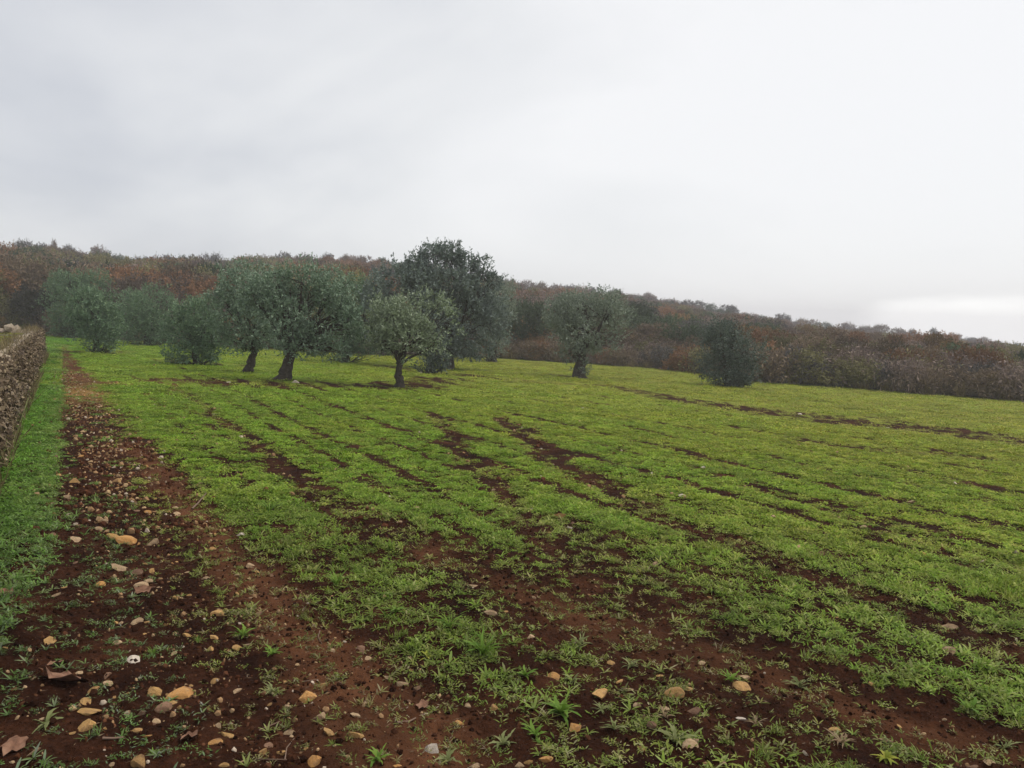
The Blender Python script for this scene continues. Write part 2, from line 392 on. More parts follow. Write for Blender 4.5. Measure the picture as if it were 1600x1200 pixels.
# ------------------------------------------------------------------ geometry-node scatter for uncountable stuff
def collection_of(name, meshes):
    c = bpy.data.collections.new(name)
    for i, me in enumerate(meshes):
        o = bpy.data.objects.new('%s_%02d' % (name, i), me); c.objects.link(o)
    return c
def scatter(name, P, rot, scale, idx, tint, coll, mat=None):
    me = bpy.data.meshes.new(name); me.vertices.add(len(P)); me.vertices.foreach_set('co', np.asarray(P, np.float32).ravel())
    a = me.attributes.new('rot', 'FLOAT_VECTOR', 'POINT'); a.data.foreach_set('vector', np.asarray(rot, np.float32).ravel())
    a = me.attributes.new('scl', 'FLOAT_VECTOR', 'POINT'); a.data.foreach_set('vector', np.asarray(scale, np.float32).ravel())
    a = me.attributes.new('idx', 'INT', 'POINT'); a.data.foreach_set('value', np.asarray(idx, np.int32))
    a = me.attributes.new('tint', 'FLOAT_COLOR', 'POINT'); a.data.foreach_set('color', np.c_[tint, np.ones(len(P))].astype(np.float32).ravel())
    if mat: me.materials.append(mat)
    o = obj(name, me)
    ng = bpy.data.node_groups.new(name, 'GeometryNodeTree')
    ng.interface.new_socket('Geometry', in_out='INPUT', socket_type='NodeSocketGeometry')
    ng.interface.new_socket('Geometry', in_out='OUTPUT', socket_type='NodeSocketGeometry')
    gi = ng.nodes.new('NodeGroupInput'); go = ng.nodes.new('NodeGroupOutput')
    ip = ng.nodes.new('GeometryNodeInstanceOnPoints'); ci = ng.nodes.new('GeometryNodeCollectionInfo')
    ci.inputs['Collection'].default_value = coll; ci.inputs['Separate Children'].default_value = True; ci.inputs['Reset Children'].default_value = True
    def na(nm, ty):
        n = ng.nodes.new('GeometryNodeInputNamedAttribute'); n.data_type = ty; n.inputs['Name'].default_value = nm
        return [s for s in n.outputs if s.enabled and s.name == 'Attribute'][0]
    er = ng.nodes.new('FunctionNodeEulerToRotation')
    L = ng.links.new
    L(gi.outputs[0], ip.inputs['Points']); L(ci.outputs[0], ip.inputs['Instance']); ip.inputs['Pick Instance'].default_value = True
    L(na('idx', 'INT'), ip.inputs['Instance Index']); L(na('rot', 'FLOAT_VECTOR'), er.inputs[0]); L(er.outputs[0], ip.inputs['Rotation'])
    L(na('scl', 'FLOAT_VECTOR'), ip.inputs['Scale']); L(ip.outputs[0], go.inputs[0])
    md = o.modifiers.new('scatter', 'NODES'); md.node_group = ng
    return o

# ------------------------------------------------------------------ weeds
m_weed = leaf_mat('weed_leaf', [(0.13, 0.19, 0.012), (0.215, 0.3, 0.02), (0.285, 0.365, 0.034), (0.36, 0.41, 0.075)], transl=0.3, tint_attr='tint', rough=0.6)
def strip_leaf(L, w, lift, curl, az, tone, seg=3, lobed=False, base=(0, 0, 0)):
    """one curved leaf blade as a strip of quads"""
    ts = np.linspace(0, 1, seg+1); ang = lift; p = np.array(base, float); V = []
    d2 = np.array([math.cos(az), math.sin(az), 0]); s = np.array([-math.sin(az), math.cos(az), 0])
    prof = np.array([0.25, 0.85, 1.0, 0.55, 0.12]) if not lobed else np.array([0.25, 0.5, 1.0, 0.6, 0.2])
    for i, tt in enumerate(ts):
        ww = w*np.interp(tt, np.linspace(0, 1, 5), prof)
        V += [p - s*ww/2, p + s*ww/2]
        p = p + (d2*math.cos(ang)+np.array([0, 0, math.sin(ang)]))*L/seg; ang -= curl/seg
    Fc = [(2*i, 2*i+1, 2*i+3, 2*i+2) for i in range(seg)]
    return np.array(V), np.array(Fc), np.full(len(V), tone)
def plant(kind, rs):
    parts = []
    def add(*a, **k): parts.append(strip_leaf(*a, **k))
    if kind == 'rosette':
        n = rs.integers(9, 15); a0 = rs.random()*6.28
        for i in range(n):
            L = rs.uniform(0.03, 0.07)
            add(L, L*rs.uniform(0.15, 0.27), rs.uniform(0.15, 0.85), rs.uniform(0.3, 1.2), a0+i*2.4+rs.normal()*0.25, rs.random(), lobed=rs.random() < .5)
    elif kind == 'clump':
        for i in range(rs.integers(30, 44)):
            L = rs.uniform(0.03, 0.07)
            add(L, rs.uniform(0.004, 0.008), rs.uniform(0.3, 1.3), rs.uniform(0.2, 1.5), rs.random()*6.28, rs.random(), base=(rs.normal()*0.02, rs.normal()*0.02, 0))
    elif kind == 'seedling':
        for i in range(rs.integers(6, 11)):
            L = rs.uniform(0.012, 0.028)
            add(L, L*rs.uniform(0.3, 0.55), rs.uniform(0.1, 0.9), rs.uniform(0.2, 0.9), rs.random()*6.28, rs.random(), seg=2, base=(rs.normal()*0.014, rs.normal()*0.014, rs.random()*0.01))
    elif kind == 'leafy':
        for i in range(rs.integers(30, 42)):
            L = rs.uniform(0.014, 0.034)
            add(L, L*rs.uniform(0.22, 0.42), rs.uniform(0.0, 0.95), rs.uniform(0.2, 1.0), rs.random()*6.28, rs.random(), seg=2, base=(rs.normal()*0.03, rs.normal()*0.03, rs.random()*0.025))
    elif kind == 'patch':
        for i in range(60):
            L = rs.uniform(0.018, 0.042); q = rs.normal(size=2)*0.045
            add(L, L*rs.uniform(0.3, 0.55), rs.uniform(0.0, 0.65), rs.uniform(0.2, 0.9), rs.random()*6.28, rs.random(), seg=2, base=(q[0], q[1], rs.random()*0.022*math.exp(-(q@q)/0.005)))
    elif kind == 'sward':
        for i in range(80):
            L = rs.uniform(0.03, 0.06); q = rs.normal(size=2)*0.12
            add(L, L*rs.uniform(0.35, 0.6), rs.uniform(0.0, 0.7), rs.uniform(0.2, 0.8), rs.random()*6.28, rs.random(), seg=2, base=(q[0], q[1], rs.random()*0.012))
    Vs, Fs, Ts = [], [], []; o = 0
    for V, Fc, T in parts:
        Vs.append(V); Fs.append(Fc+o); Ts.append(T); o += len(V)
    me = mesh_np(kind, np.concatenate(Vs), np.concatenate(Fs), dict(tone=np.concatenate(Ts)), True)
    me.materials.append(m_weed); return me
rs = np.random.default_rng(3)
weed_meshes = [plant('rosette', rs) for _ in range(4)] + [plant('clump', rs) for _ in range(3)] + [plant('seedling', rs) for _ in range(4)] + [plant('leafy', rs) for _ in range(4)] + [plant('patch', rs) for _ in range(4)] + [plant('sward', rs) for _ in range(3)]
C_weed = collection_of('weed', weed_meshes)
def wedge(n, r0, r1, a=42):
    r = np.sqrt(rng.random(n)*(r1*r1-r0*r0)+r0*r0); th = np.radians((rng.random(n)*2-1)*a)
    return r*np.sin(th), r*np.cos(th)
def weed_tint(x, y):
    u, v = to_uv(x, y); d = np.hypot(x, y)
    n = fbm(x*0.7, y*0.7, 91, 3) - 0.5; n2 = fbm(x*3, y*3, 95, 2)-0.5
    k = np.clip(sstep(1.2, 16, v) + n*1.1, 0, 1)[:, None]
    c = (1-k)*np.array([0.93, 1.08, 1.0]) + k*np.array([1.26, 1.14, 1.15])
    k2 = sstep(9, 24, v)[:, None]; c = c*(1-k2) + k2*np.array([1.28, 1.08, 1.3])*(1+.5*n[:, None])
    br = bare_of(x, y)[:, None]
    c = c*(1-0.55*br) + np.array([1.3, 0.9, 2.0])*0.55*br       # older, greyer weeds in the tracks
    hv = rng.random((len(x), 1))
    c = c*(1-0.15*(1-sstep(4, 9, d))*(1-sstep(2.5, 4.5, v)))[:, None]*(1+(np.array([1.02, .93, 1.9])-1)*(1-sstep(3, 10, d))[:, None])
    c = c*(0.92+0.5*n2[:, None]+0.5*(rng.random(len(x))-0.5)[:, None])*(np.array([.86, 1.02, .8])*(1-hv)+np.array([1.16, .96, 1.35])*hv)
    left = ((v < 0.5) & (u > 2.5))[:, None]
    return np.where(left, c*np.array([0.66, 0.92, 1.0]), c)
def weeds(name, n, r0, r1, choose, sc, label, zoff=0.0, pw=1.3, floor=0.02):
    x, y = wedge(n, r0, r1)
    u, v = to_uv(x, y)
    c = cover_of(x, y)
    bd = np.interp(np.arctan2(x, y), B_AZ, B_D)
    keep = (rng.random(n) < np.maximum(c**pw, floor)) & (np.hypot(x, y) < bd+0.5) & ~((v < -0.72) & (v > -3.2) & (u > 2) & (u < 34))
    x, y, c = x[keep], y[keep], c[keep]; m = len(x)
    idx = choose(m, x, y, c)
    s = sc*rng.uniform(0.55, 1.25, m)*(0.7+0.45*c)
    rot = np.c_[rng.normal(size=m)*0.12, rng.normal(size=m)*0.12, rng.random(m)*6.28]
    P = np.c_[x, y, gz(x, y)-0.002+zoff]
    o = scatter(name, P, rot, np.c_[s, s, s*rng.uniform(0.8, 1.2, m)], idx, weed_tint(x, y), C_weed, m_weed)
    tag(o, label, 'weeds', kind='stuff')
    print(name, m); return o
def near_kind(m, x, y, c):
    q = rng.random(m); cl = fbm(x*1.7, y*1.7, 131, 2)
    q = np.where(c < .2, np.where(q < .45, q*.6, .38+.6*q), q)
    k = np.where(q < 0.36, rng.integers(0, 4, m), np.where(q < 0.37+0.6*np.clip(cl-0.6, 0, 1)*2, rng.integers(4, 7, m), np.where(q < 0.6, rng.integers(7, 11, m), rng.integers(11, 15, m))))
    return k
weeds('foreground_weeds', 33000, 2.2, 8, near_kind, 0.9, 'low leafy weeds growing on the near red soil', pw=1.3, floor=0.17)
weeds('field_weeds', 105000, 6.8, 20, lambda m, x, y, c: np.where(rng.random(m) < 0.65, rng.integers(15, 19, m), rng.integers(11, 15, m)), 0.86, 'green weeds covering the middle of the field', pw=1.7, floor=0.03)
weeds('far_sward', 30000, 17, 52, lambda m, x, y, c: rng.integers(19, 22, m), 1.0, 'short green sward at the far side of the field', pw=1.4)

# ------------------------------------------------------------------ bark / olive trees
m_bark, t, b = mat_new('olive_bark')
nb = noise(t, 9, 6, 0.7); rb = ramp(t, [(0.022, 0.017, 0.013), (0.06, 0.048, 0.037), (0.12, 0.1, 0.08)], [0.3, 0.52, 0.75]); t.links.new(nb.outputs[0], rb.inputs[0]); t.links.new(rb.outputs[0], b.inputs['Base Color'])
bb = t.nodes.new('ShaderNodeBump'); bb.inputs['Distance'].default_value = 0.04; t.links.new(nb.outputs[0], bb.inputs['Height']); t.links.new(bb.outputs[0], b.inputs['Normal'])
OL = {
 'dusk': leaf_mat('tall_tree_leaf', [(0.104, 0.1312, 0.1126), (0.1633, 0.2041, 0.176), (0.245, 0.2916, 0.2534), (0.3564, 0.401, 0.352)], transl=0.15, rough=0.5),
 'silver': leaf_mat('olive_leaf', [(0.0949, 0.1471, 0.0955), (0.1728, 0.2488, 0.1631), (0.2845, 0.3679, 0.2587), (0.4847, 0.5704, 0.4279)], transl=0.15, rough=0.5),
 'teal': leaf_mat('olive_leaf_teal', [(0.0742, 0.1285, 0.0736), (0.1271, 0.2046, 0.1177), (0.212, 0.3021, 0.1736), (0.3603, 0.4385, 0.2648)], transl=0.15, rough=0.5),
 'yellow': leaf_mat('olive_leaf_yellowish', [(0.122, 0.163, 0.0952), (0.2161, 0.2648, 0.163), (0.3287, 0.3869, 0.2506), (0.4884, 0.5499, 0.4136)], transl=0.15, rough=0.5),
 'grey': leaf_mat('olive_leaf_grey', [(0.1173, 0.1548, 0.1126), (0.2064, 0.2463, 0.1877), (0.3284, 0.3753, 0.2932), (0.4809, 0.5161, 0.4223)], transl=0.15, rough=0.5),
 'dark': leaf_mat('olive_leaf_dark', [(0.0574, 0.0805, 0.0609), (0.0958, 0.1273, 0.0985), (0.1628, 0.1966, 0.1612), (0.2489, 0.2903, 0.2506)], transl=0.12, rough=0.5),
}
def foliage(lobes, dens, leafL, rs, gap=0.42, up=0.55, spread=0.2, shell=0.36):
    """leafy shoots spread through ellipsoidal lobes (centre, radii); returns V,F,tone and shoot bases"""
    Ps, Ds, Ls, Ts, bases = [], [], [], [], []
    for (c, r) in lobes:
        c = np.array(c); r = np.array(r)
        area = 4*np.pi*((r[0]*r[1])**1.6/3+(r[0]*r[2])**1.6/3+(r[1]*r[2])**1.6/3)**(1/1.6)
        n = int(area*dens*2.5)
        d = unit(rs.normal(size=(n, 3)))
        q = (shell+(1-shell)*rs.random(n)**0.6)*(1+rs.normal(size=n)*0.06)
        lump = vnoise(d[:, 0]*2.4+c[0]*3+9, d[:, 1]*2.4+d[:, 2]*2.1+c[2]*3, 77)
        q = q*(0.68+0.56*lump)
        B = c + d*r*q[:, None]
        ph = vnoise(B[:, 0]*2.3+B[:, 2]*1.1, B[:, 1]*2.3+B[:, 2]*2.0, 5)
        B = B[ph > gap*rs.uniform(0.55, 1.1, n)]; n = len(B)
        o = unit((B-c)/r)
        sd = unit(o*0.8 + np.array([0, 0, up]) + rs.normal(size=(n, 3))*0.45)
        bases.append(B)
        k = 9
        sl = spread*rs.uniform(0.6, 1.5, n)
        for j in range(k):
            f = rs.random(n)
            P = B + sd*(f*sl)[:, None] + rs.normal(size=(n, 3))*0.02
            D = unit(sd*0.6 + rs.normal(size=(n, 3))*0.75)
            Ps.append(P); Ds.append(D); Ls.append(leafL*rs.uniform(0.45, 1.5, n)); Ts.append(np.clip(rs.normal(0.4, 0.2, n), 0, 1))
    P = np.concatenate(Ps); L = np.concatenate(Ls)
    V, Fc, T = rhombs(P, np.concatenate(Ds), L, L*0.4, np.concatenate(Ts))
    return V, Fc, T, np.concatenate(bases)
def depth_of(px, py):
    x, y = ground_hit([px], [py]); return x[0], y[0]
def wiggle(p0, p1, n, amp, rs, sag=0):
    ts = np.linspace(0, 1, n)[:, None]; p0 = np.array(p0, float); p1 = np.array(p1, float)
    off = np.cumsum(rs.normal(size=(n, 3))*amp, axis=0); off -= off[0]; off -= ts*off[-1]
    return p0 + (p1-p0)*ts + off
def olive_tree(px, py, lobes_px, label, mat, trunk_w=18, trunk_top=None, lean=0, dens=26, leafL=0.088, gap=0.42, seed=1, name='olive_tree', deep=0.85, trunks=1, up=0.55, forks=None, thin=1.0):
    """lobes_px: (x, y, rx, ry[, depth offset m]) read off the photo; the tree stands at its real distance"""
    rs = np.random.default_rng(seed)
    X, Y = depth_of(px, py); dep = (np.array([X, Y, 0])-[0, 0, EYE])@FW
    Z = float(gz(X, Y)[0]); s = math.hypot(X, Y)/F_PX*math.cos(math.atan2(X, Y))*1.0
    dr = np.array([math.cos(math.atan2(X, Y)), -math.sin(math.atan2(X, Y)), 0])   # sideways on the ground
    dp = np.array([math.sin(math.atan2(X, Y)), math.cos(math.atan2(X, Y)), 0])
    root = empty(name, (X, Y, Z-0.02))
    def loc(ix, iy, dd=0): return dr*(ix-px)*s*math.cos(math.atan2(X, Y))**0.5 + dp*dd + np.array([0, 0, max((py-iy)*s, 0.02)])
    lobes = []
    for l in lobes_px:
        c = loc(l[0], l[1], l[4] if len(l) > 4 else 0); rx = l[2]*s; rz = l[3]*s
        lobes.append((c, np.array([rx, rx*deep, rz])))
    V, Fc, T, B = foliage(lobes, dens, leafL, rs, gap, up=up)
    zt = max(c[2]+r[2] for c, r in lobes); sp_ = B[B[:, 2] > zt*0.55]; sp_ = sp_[rs.choice(len(sp_), min(len(sp_), 260), replace=False)]
    pp, dd_ = [], []
    for q in sp_:
        dv = unit(np.array([rs.normal()*.35+q[0]*.12, rs.normal()*.35+q[1]*.12, 1.0])); Ls = rs.uniform(.15, .42)
        for j in range(12): pp.append(q+dv*Ls*j/11); dd_.append(dv*.9+rs.normal(size=3)*.5)
    V2, F2, T2 = rhombs(np.array(pp), np.array(dd_), leafL*rs.uniform(.6, 1.0, len(pp)), np.full(len(pp), leafL*.3), np.clip(rs.normal(.6, .2, len(pp)), 0, 1))
    V = np.concatenate([V, V2]); T = np.concatenate([T, T2])
    ok = np.repeat((V[::4, 2] > 0.03), 4)
    V, T = V[ok], T[ok]; Fc = np.arange(len(V)).reshape(-1, 4)
    cr = obj('crown', mesh_np('crown', V, Fc, dict(tone=T)), mat, root)
    # trunk(s) with a flared, knotty foot and limbs up into every lobe
    tt = trunk_top or (px+lean, py-45)
    tr_parts, limb_parts = [], []
    for k in range(trunks):
        off = 0 if trunks == 1 else (k-(trunks-1)/2)*0.28
        top = loc(*tt) + dr*off*1.6
        p = wiggle((0, 0, -0.08), top, 9, 0.03, rs) + dr*off
        w = trunk_w*s*0.38/(trunks**0.5)
        tr_parts.append(tube(p, w*np.array([1.7, 1.35, 1.12, 1.0, .93, .9, .86, .82, .75]), 11, 0.16, seed+k))
        for j in range(3):   # burrs
            q = p[1+j*2]+rs.normal(size=3)*w*0.5; tr_parts.append(tube([q-[0, 0, w*.7], q, q+[0, 0, w*.8]], [w*.35, w*.7, w*.3], 8, 0.2, seed+j))
    tips = []
    for (c, r) in lobes:
        if c[2] < top[2]*0.9: continue
        w = trunk_w*s*0.5*0.3*thin
        path = wiggle(top+rs.normal(size=3)*0.03, c+np.array([0, 0, r[2]*0.15]), 7, 0.06, rs)
        limb_parts.append(tube(path, np.linspace(w, w*0.3, 7), 7, 0.12, seed))
        near = B[np.linalg.norm((B-c)/r, axis=1) < 1.15]
        for q in near[rs.choice(len(near), min(len(near), 16), replace=False)] if len(near) else []:
            st = path[rs.integers(2, 7)]
            limb_parts.append(tube(wiggle(st, q, 5, 0.05, rs), np.linspace(w*0.28, 0.007, 5), 5, 0, seed))
    low = B[B[:, 2] < top[2]*0.45]
    for q in low[rs.choice(len(low), min(len(low), 40), replace=False)] if len(low) > 10 else []:
        limb_parts.append(tube(wiggle(np.array([q[0]*0.25, q[1]*0.25, 0]), q, 5, 0.04, rs), np.linspace(0.02, 0.006, 5), 5, 0, seed))
    obj('trunk', tube_mesh('trunk', tr_parts), m_bark, root)
    if limb_parts: obj('limbs', tube_mesh('limbs', limb_parts), m_bark, root)
    tag(root, label, 'olive tree' if name == 'olive_tree' else 'tree', 'olive trees in the field')
    return root

olive_tree(118, 528, [(120, 468, 44, 42), (108, 450, 32, 26), (148, 452, 30, 30), (110, 500, 36, 28), (170, 490, 26, 34)], 'olive tree at far left, half hidden behind a bushy one', OL['teal'], 14, (118, 500), seed=11, dens=24)
olive_tree(153, 552, [(148, 490, 42, 36), (135, 472, 26, 22), (165, 480, 26, 26), (155, 525, 36, 26), (152, 508, 40, 30)], 'bushy olive tree with leafy suckers to the ground nearest the wall', OL['teal'], 12, (152, 520), seed=12, dens=26)
olive_tree(229, 540, [(230, 480, 40, 34), (208, 500, 30, 36), (252, 498, 32, 36), (230, 515, 40, 26), (270, 512, 20, 28)], 'rounded grey-green olive tree standing third from the left', OL['teal'], 12, (230, 512), seed=13, dens=24)
olive_tree(306, 570, [(314, 502, 42, 42), (284, 522, 36, 40), (332, 530, 32, 36), (300, 550, 42, 22)], 'bushy olive tree leafy to the ground left of the two leaning trunks', OL['teal'], 12, (306, 540), seed=14, dens=27)
olive_tree(386, 582, [(382, 450, 38, 38), (355, 490, 36, 44), (400, 490, 34, 46), (375, 530, 30, 24), (412, 525, 22, 26)], 'olive tree with leaning trunk just behind the largest round crown', OL['silver'], 17, (398, 545), seed=15, dens=27)
olive_tree(440, 594, [(470, 445, 50, 36), (430, 455, 40, 36), (515, 460, 42, 36), (450, 495, 52, 44), (505, 505, 50, 44), (545, 500, 22, 38), (470, 538, 40, 22), (400, 470, 26, 34), (520, 545, 26, 20)], 'broad silver olive tree with thick dark trunk and widest round crown', OL['silver'], 25, (450, 548), seed=16, dens=27)
olive_tree(538, 566, [(545, 475, 40, 44), (572, 490, 38, 42), (535, 530, 36, 32), (568, 530, 32, 28), (590, 515, 24, 36)], 'dark olive tree half hidden behind the broad silver one', OL['teal'], 13, (540, 535), seed=17, dens=25)
olive_tree(623, 604, [(642, 492, 48, 34), (606, 502, 34, 38), (678, 502, 32, 40), (640, 525, 58, 30), (596, 528, 26, 24), (692, 525, 20, 28)], 'small olive tree with forked trunk standing in front of the tallest tree', OL['yellow'], 15, (622, 566), seed=18, dens=27, gap=0.46)
olive_tree(672, 584, [(674, 548, 22, 28), (668, 568, 20, 16), (685, 560, 16, 22)], 'low shrubby olive between forked tree and the tall dark tree', OL['dark'], 15, (672, 560), seed=19, dens=30)
olive_tree(702, 577, [(672, 402, 24, 18), (700, 396, 24, 15), (722, 410, 22, 18), (752, 414, 22, 18), (770, 432, 12, 18), (648, 415, 22, 18), (625, 440, 32, 34), (690, 448, 62, 36), (752, 462, 36, 36), (710, 500, 58, 42), (765, 505, 32, 44), (730, 540, 42, 22), (655, 495, 50, 42), (606, 465, 42, 44), (632, 440, 46, 34), (590, 500, 40, 44), (648, 470, 50, 50)], 'tallest dark tree with airy crown rising above the wooded ridge', OL['dusk'], 20, (702, 540), seed=20, name='tall_tree', dens=24, leafL=0.12, gap=0.5, thin=0.6)
olive_tree(772, 566, [(776, 470, 26, 40), (780, 515, 22, 40), (760, 540, 22, 24)], 'grey olive tree at the right flank of the tallest tree', OL['grey'], 10, (772, 535), seed=21, dens=20)
olive_tree(905, 590, [(912, 480, 56, 30), (880, 495, 36, 34), (950, 490, 34, 36), (912, 515, 56, 32), (895, 545, 30, 20), (935, 535, 30, 18), (906, 572, 14, 18)], 'lone grey-green olive tree with stout trunk right of centre', OL['grey'], 22, (908, 545), seed=22, dens=22, gap=0.47)
olive_tree(1136, 604, [(1140, 540, 44, 32), (1122, 520, 26, 20), (1150, 516, 24, 18), (1166, 548, 28, 28), (1130, 572, 38, 28), (1108, 548, 26, 28), (1160, 578, 24, 24), (1110, 585, 18, 16), (1140, 592, 34, 12)], 'isolated dark bushy olive, leafy to the ground, furthest right', OL['dark'], 16, (1136, 570), seed=23, dens=24, gap=0.47)

# ------------------------------------------------------------------ hillside wood
def wood_proto(seed, kind):
    rs = np.random.default_rng(seed)
    if kind == 'tree':      # 1 unit = one tree about 4 m tall
        lobes = [((0, 0, 2.6), (1.5, 1.5, 1.2))] + [((rs.normal()*0.9, rs.normal()*0.9, rs.uniform(1.6, 3.3)), (rs.uniform(.6, 1.1),)*2+(rs.uniform(.5, .9),)) for _ in range(6)]
        V, Fc, T, B = foliage(lobes, 8.0, 0.165, rs, 0.45, spread=0.33)
    elif kind == 'bush':
        lobes = [((rs.normal()*0.7, rs.normal()*0.7, rs.uniform(0.5, 1.3)), (rs.uniform(.6, 1.0),)*2+(rs.uniform(.5, .9),)) for _ in range(5)]
        V, Fc, T, B = foliage(lobes, 10.0, 0.13, rs, 0.42, spread=0.28)
        ok = np.repeat(V[::4, 2] > 0, 4); V, T = V[ok], T[ok]; Fc = np.arange(len(V)).reshape(-1, 4)
    else:                   # 'twiggy': leafless thicket of stems with a few leaves
        n = 900
        B = np.c_[rs.normal(size=(n, 2))*0.55, rs.random(n)*0.9]
        D = unit(np.c_[rs.normal(size=(n, 2))*0.55, rs.uniform(0.3, 1.2, n)])
        L = rs.uniform(0.4, 1.1, n)*(1.15-0.45*np.hypot(B[:, 0], B[:, 1]))
        L = np.clip(L, 0.2, 1.3)
        V1, F1, T1 = rhombs(B, D, L, np.full(n, 0.035), rs.random(n))
        tp = B + D*(L*rs.uniform(0.4, 1, n))[:, None]; tp = np.concatenate([tp, tp+rs.normal(size=tp.shape)*0.12]); 
        V2, F2, T2 = rhombs(tp, rs.normal(size=tp.shape), rs.uniform(.08, .2, len(tp)), rs.uniform(.05, .1, len(tp)), rs.random(len(tp)))
        V = np.concatenate([V1, V2]); Fc = np.concatenate([F1, F2+len(V1)]); T = np.concatenate([T1, T2])
    return mesh_np(kind, V, Fc, dict(tone=T))
def pal(c): return [tuple(np.array(c)*k) for k in (0.62, 0.88, 1.1, 1.4)]
HUES = {'rust': (0.27, 0.145, 0.075), 'brown': (0.21, 0.155, 0.105), 'olive': (0.22, 0.2, 0.09), 'green': (0.0888, 0.123, 0.0656), 'mauve': (0.24, 0.18, 0.15), 'dark': (0.1161, 0.1066, 0.0983), 'ochre': (0.28, 0.18, 0.08), 'deep': (0.05, 0.047, 0.038)}
HM = {k: leaf_mat('wood_foliage_'+k, pal(v), transl=0.15, rough=0.7) for k, v in HUES.items()}
m_mass = leaf_mat('wood_foliage', [(0.62,)*3, (0.88,)*3, (1.1,)*3, (1.4,)*3], transl=0.15, rough=0.7, tint_attr='tint')
trees_p = [wood_proto(100+i, 'tree') for i in range(6)]
bush_p = [wood_proto(120+i, 'bush') for i in range(4)]
twig_p = [wood_proto(140+i, 'twiggy') for i in range(4)]
def inst_copy(me):
    c = me.copy(); c.materials.clear(); c.materials.append(m_mass); return c
C_wood = collection_of('wood', [inst_copy(m) for m in trees_p+bush_p+twig_p])
HK = list(HUES); HV = np.array([HUES[k] for k in HK])
def hue_weights(x, y, t):
    az = np.degrees(np.arctan2(x, y)); n = fbm(x/14, y/14, 301, 3); n2 = fbm(x/22, y/22, 305, 2)
    w = np.zeros((len(x), len(HK))); w[:, 7] = 4*((az < -29) & (t < 0.25))
    w[:, 0] = 0.22+3.2*np.clip(n-0.53, 0, 1); w[:, 1] = 0.9; w[:, 2] = 0.7+2.5*np.clip(n2-0.55, 0, 1)
    w[:, 3] = 0.4+2*np.clip(0.45-n, 0, 1); w[:, 4] = 0.45+0.6*(az > 12)+0.6*(t > .6); w[:, 5] = 0.25+1.3*(t > 0.8)+1.2*((az < -28) & (t < 0.4)); w[:, 6] = 0.15+0.7*np.clip(n2-0.5, 0, 1)
    return w/w.sum(1, keepdims=True)
# the wood as one mass
n = 6200
th = rad(-44)+rng.random(n)*rad(88); bD = np.interp(th, B_AZ, B_D); rD = np.interp(th, R_AZ, R_D)
tt = rng.random(n)**1.25; d = bD+2.5+tt*(rD*1.03-bD-2.5)
x = d*np.sin(th); y = d*np.cos(th)
wts = hue_weights(x, y, tt); rk = np.clip((vnoise(x/7.5, y/7.5, 331)-.5)*1.5+.5 + rng.normal(size=n)*.13, 0.001, .999); pick = (rk[:, None] > np.cumsum(wts, 1)).sum(1).clip(0, len(HK)-1)
near = d-bD < 9
right = sstep(rad(2), rad(18), th)
isbush = rng.random(n) < np.where(near, 0.9, np.where(tt > 0.72, 0.05, 0.25+0.45*right))
idx = np.where(isbush, np.where(rng.random(n) < 0.5, rng.integers(6, 10, n), rng.integers(10, 14, n)), rng.integers(0, 6, n))
s = rng.uniform(0.7, 1.15, n)*(1-0.25*right*(~isbush))
cap = (EYE + d*np.interp(th, R_AZ, R_EL) - base_z(x, y)+0.15)/np.where(isbush, 2.2, 4.1)   # scrub nearer than the ridge stays below the skyline
s = np.clip(np.minimum(s, cap*np.where(rng.random(n) < .12, rng.uniform(1, 1.3, n), rng.uniform(.75, 1, n))), 0.3, None)
tint = HV[pick]*rng.uniform(0.55, 1.4, (n, 1))
o = scatter('hillside_wood', np.c_[x, y, base_z(x, y)-0.2], np.c_[np.zeros(n), np.zeros(n), rng.random(n)*6.28], np.c_[s, s, s*rng.uniform(.8, 1.15, n)], idx, tint, C_wood, m_mass)
tag(o, 'brown autumn wood covering the hillside behind the field', 'wood', kind='stuff')

# trees and bushes of the hillside that can be told apart
def far_at(px, py_top, dist, h):
    dd = pix_dir(px, py_top); a = math.atan2(dd[0], dd[1]); x, y = dist*math.sin(a), dist*math.cos(a)
    return x, y, float(base_z(x, y)) 
HTRUNK = {}
def hill_tree(px, py_top, dist, wpx, hue, label, group, mesh=None, name='hillside_tree', cat='tree', unit_h=4.0, unit_w=3.9, trunk=True):
    dd = pix_dir(px, py_top); a = math.atan2(dd[0], dd[1]); x, y = dist*math.sin(a), dist*math.cos(a)
    z = float(base_z(x, y)) - 0.05
    topz = EYE + dist*dd[2]/math.hypot(dd[0], dd[1])
    h = max(topz-z, 1.2); w = wpx/F_PX*dist*math.cos(a)**1.0
    me = mesh if mesh is not None else trees_p[random.randrange(6)]
    r = empty(name, (x, y, z))
    c = bpy.data.objects.new('crown', me); COL.objects.link(c); c.parent = r
    if not len(me.materials): me.materials.append(HM['brown'])
    c.material_slots[0].link = 'OBJECT'; c.material_slots[0].material = HM[hue]
    sz = h/unit_h; c.scale = (w/unit_w, w/unit_w, sz); c.rotation_euler = (0, 0, random.random()*6.28)
    if trunk:
        if 'm' not in HTRUNK:
            HTRUNK['m'] = tube_mesh('trunk', [tube([(0, 0, -0.2), (0.04, 0.02, 0.8), (-0.03, 0.05, 1.7), (0.02, 0, 2.7)], [0.17, 0.13, 0.11, 0.06], 7, 0.1, 5),
                  tube([(-0.03, 0.05, 1.6), (0.5, 0.2, 2.3), (0.8, 0.3, 2.8)], [0.07, 0.05, 0.02], 5), tube([(0, 0.03, 1.4), (-0.5, -0.2, 2.2), (-0.8, -0.3, 2.7)], [0.07, 0.05, 0.02], 5)])
        k = obj('trunk', HTRUNK['m'], m_bark, r); k.scale = (max(w/unit_w, .6), max(w/unit_w, .6), sz)
    tag(r, label, cat, group); return r
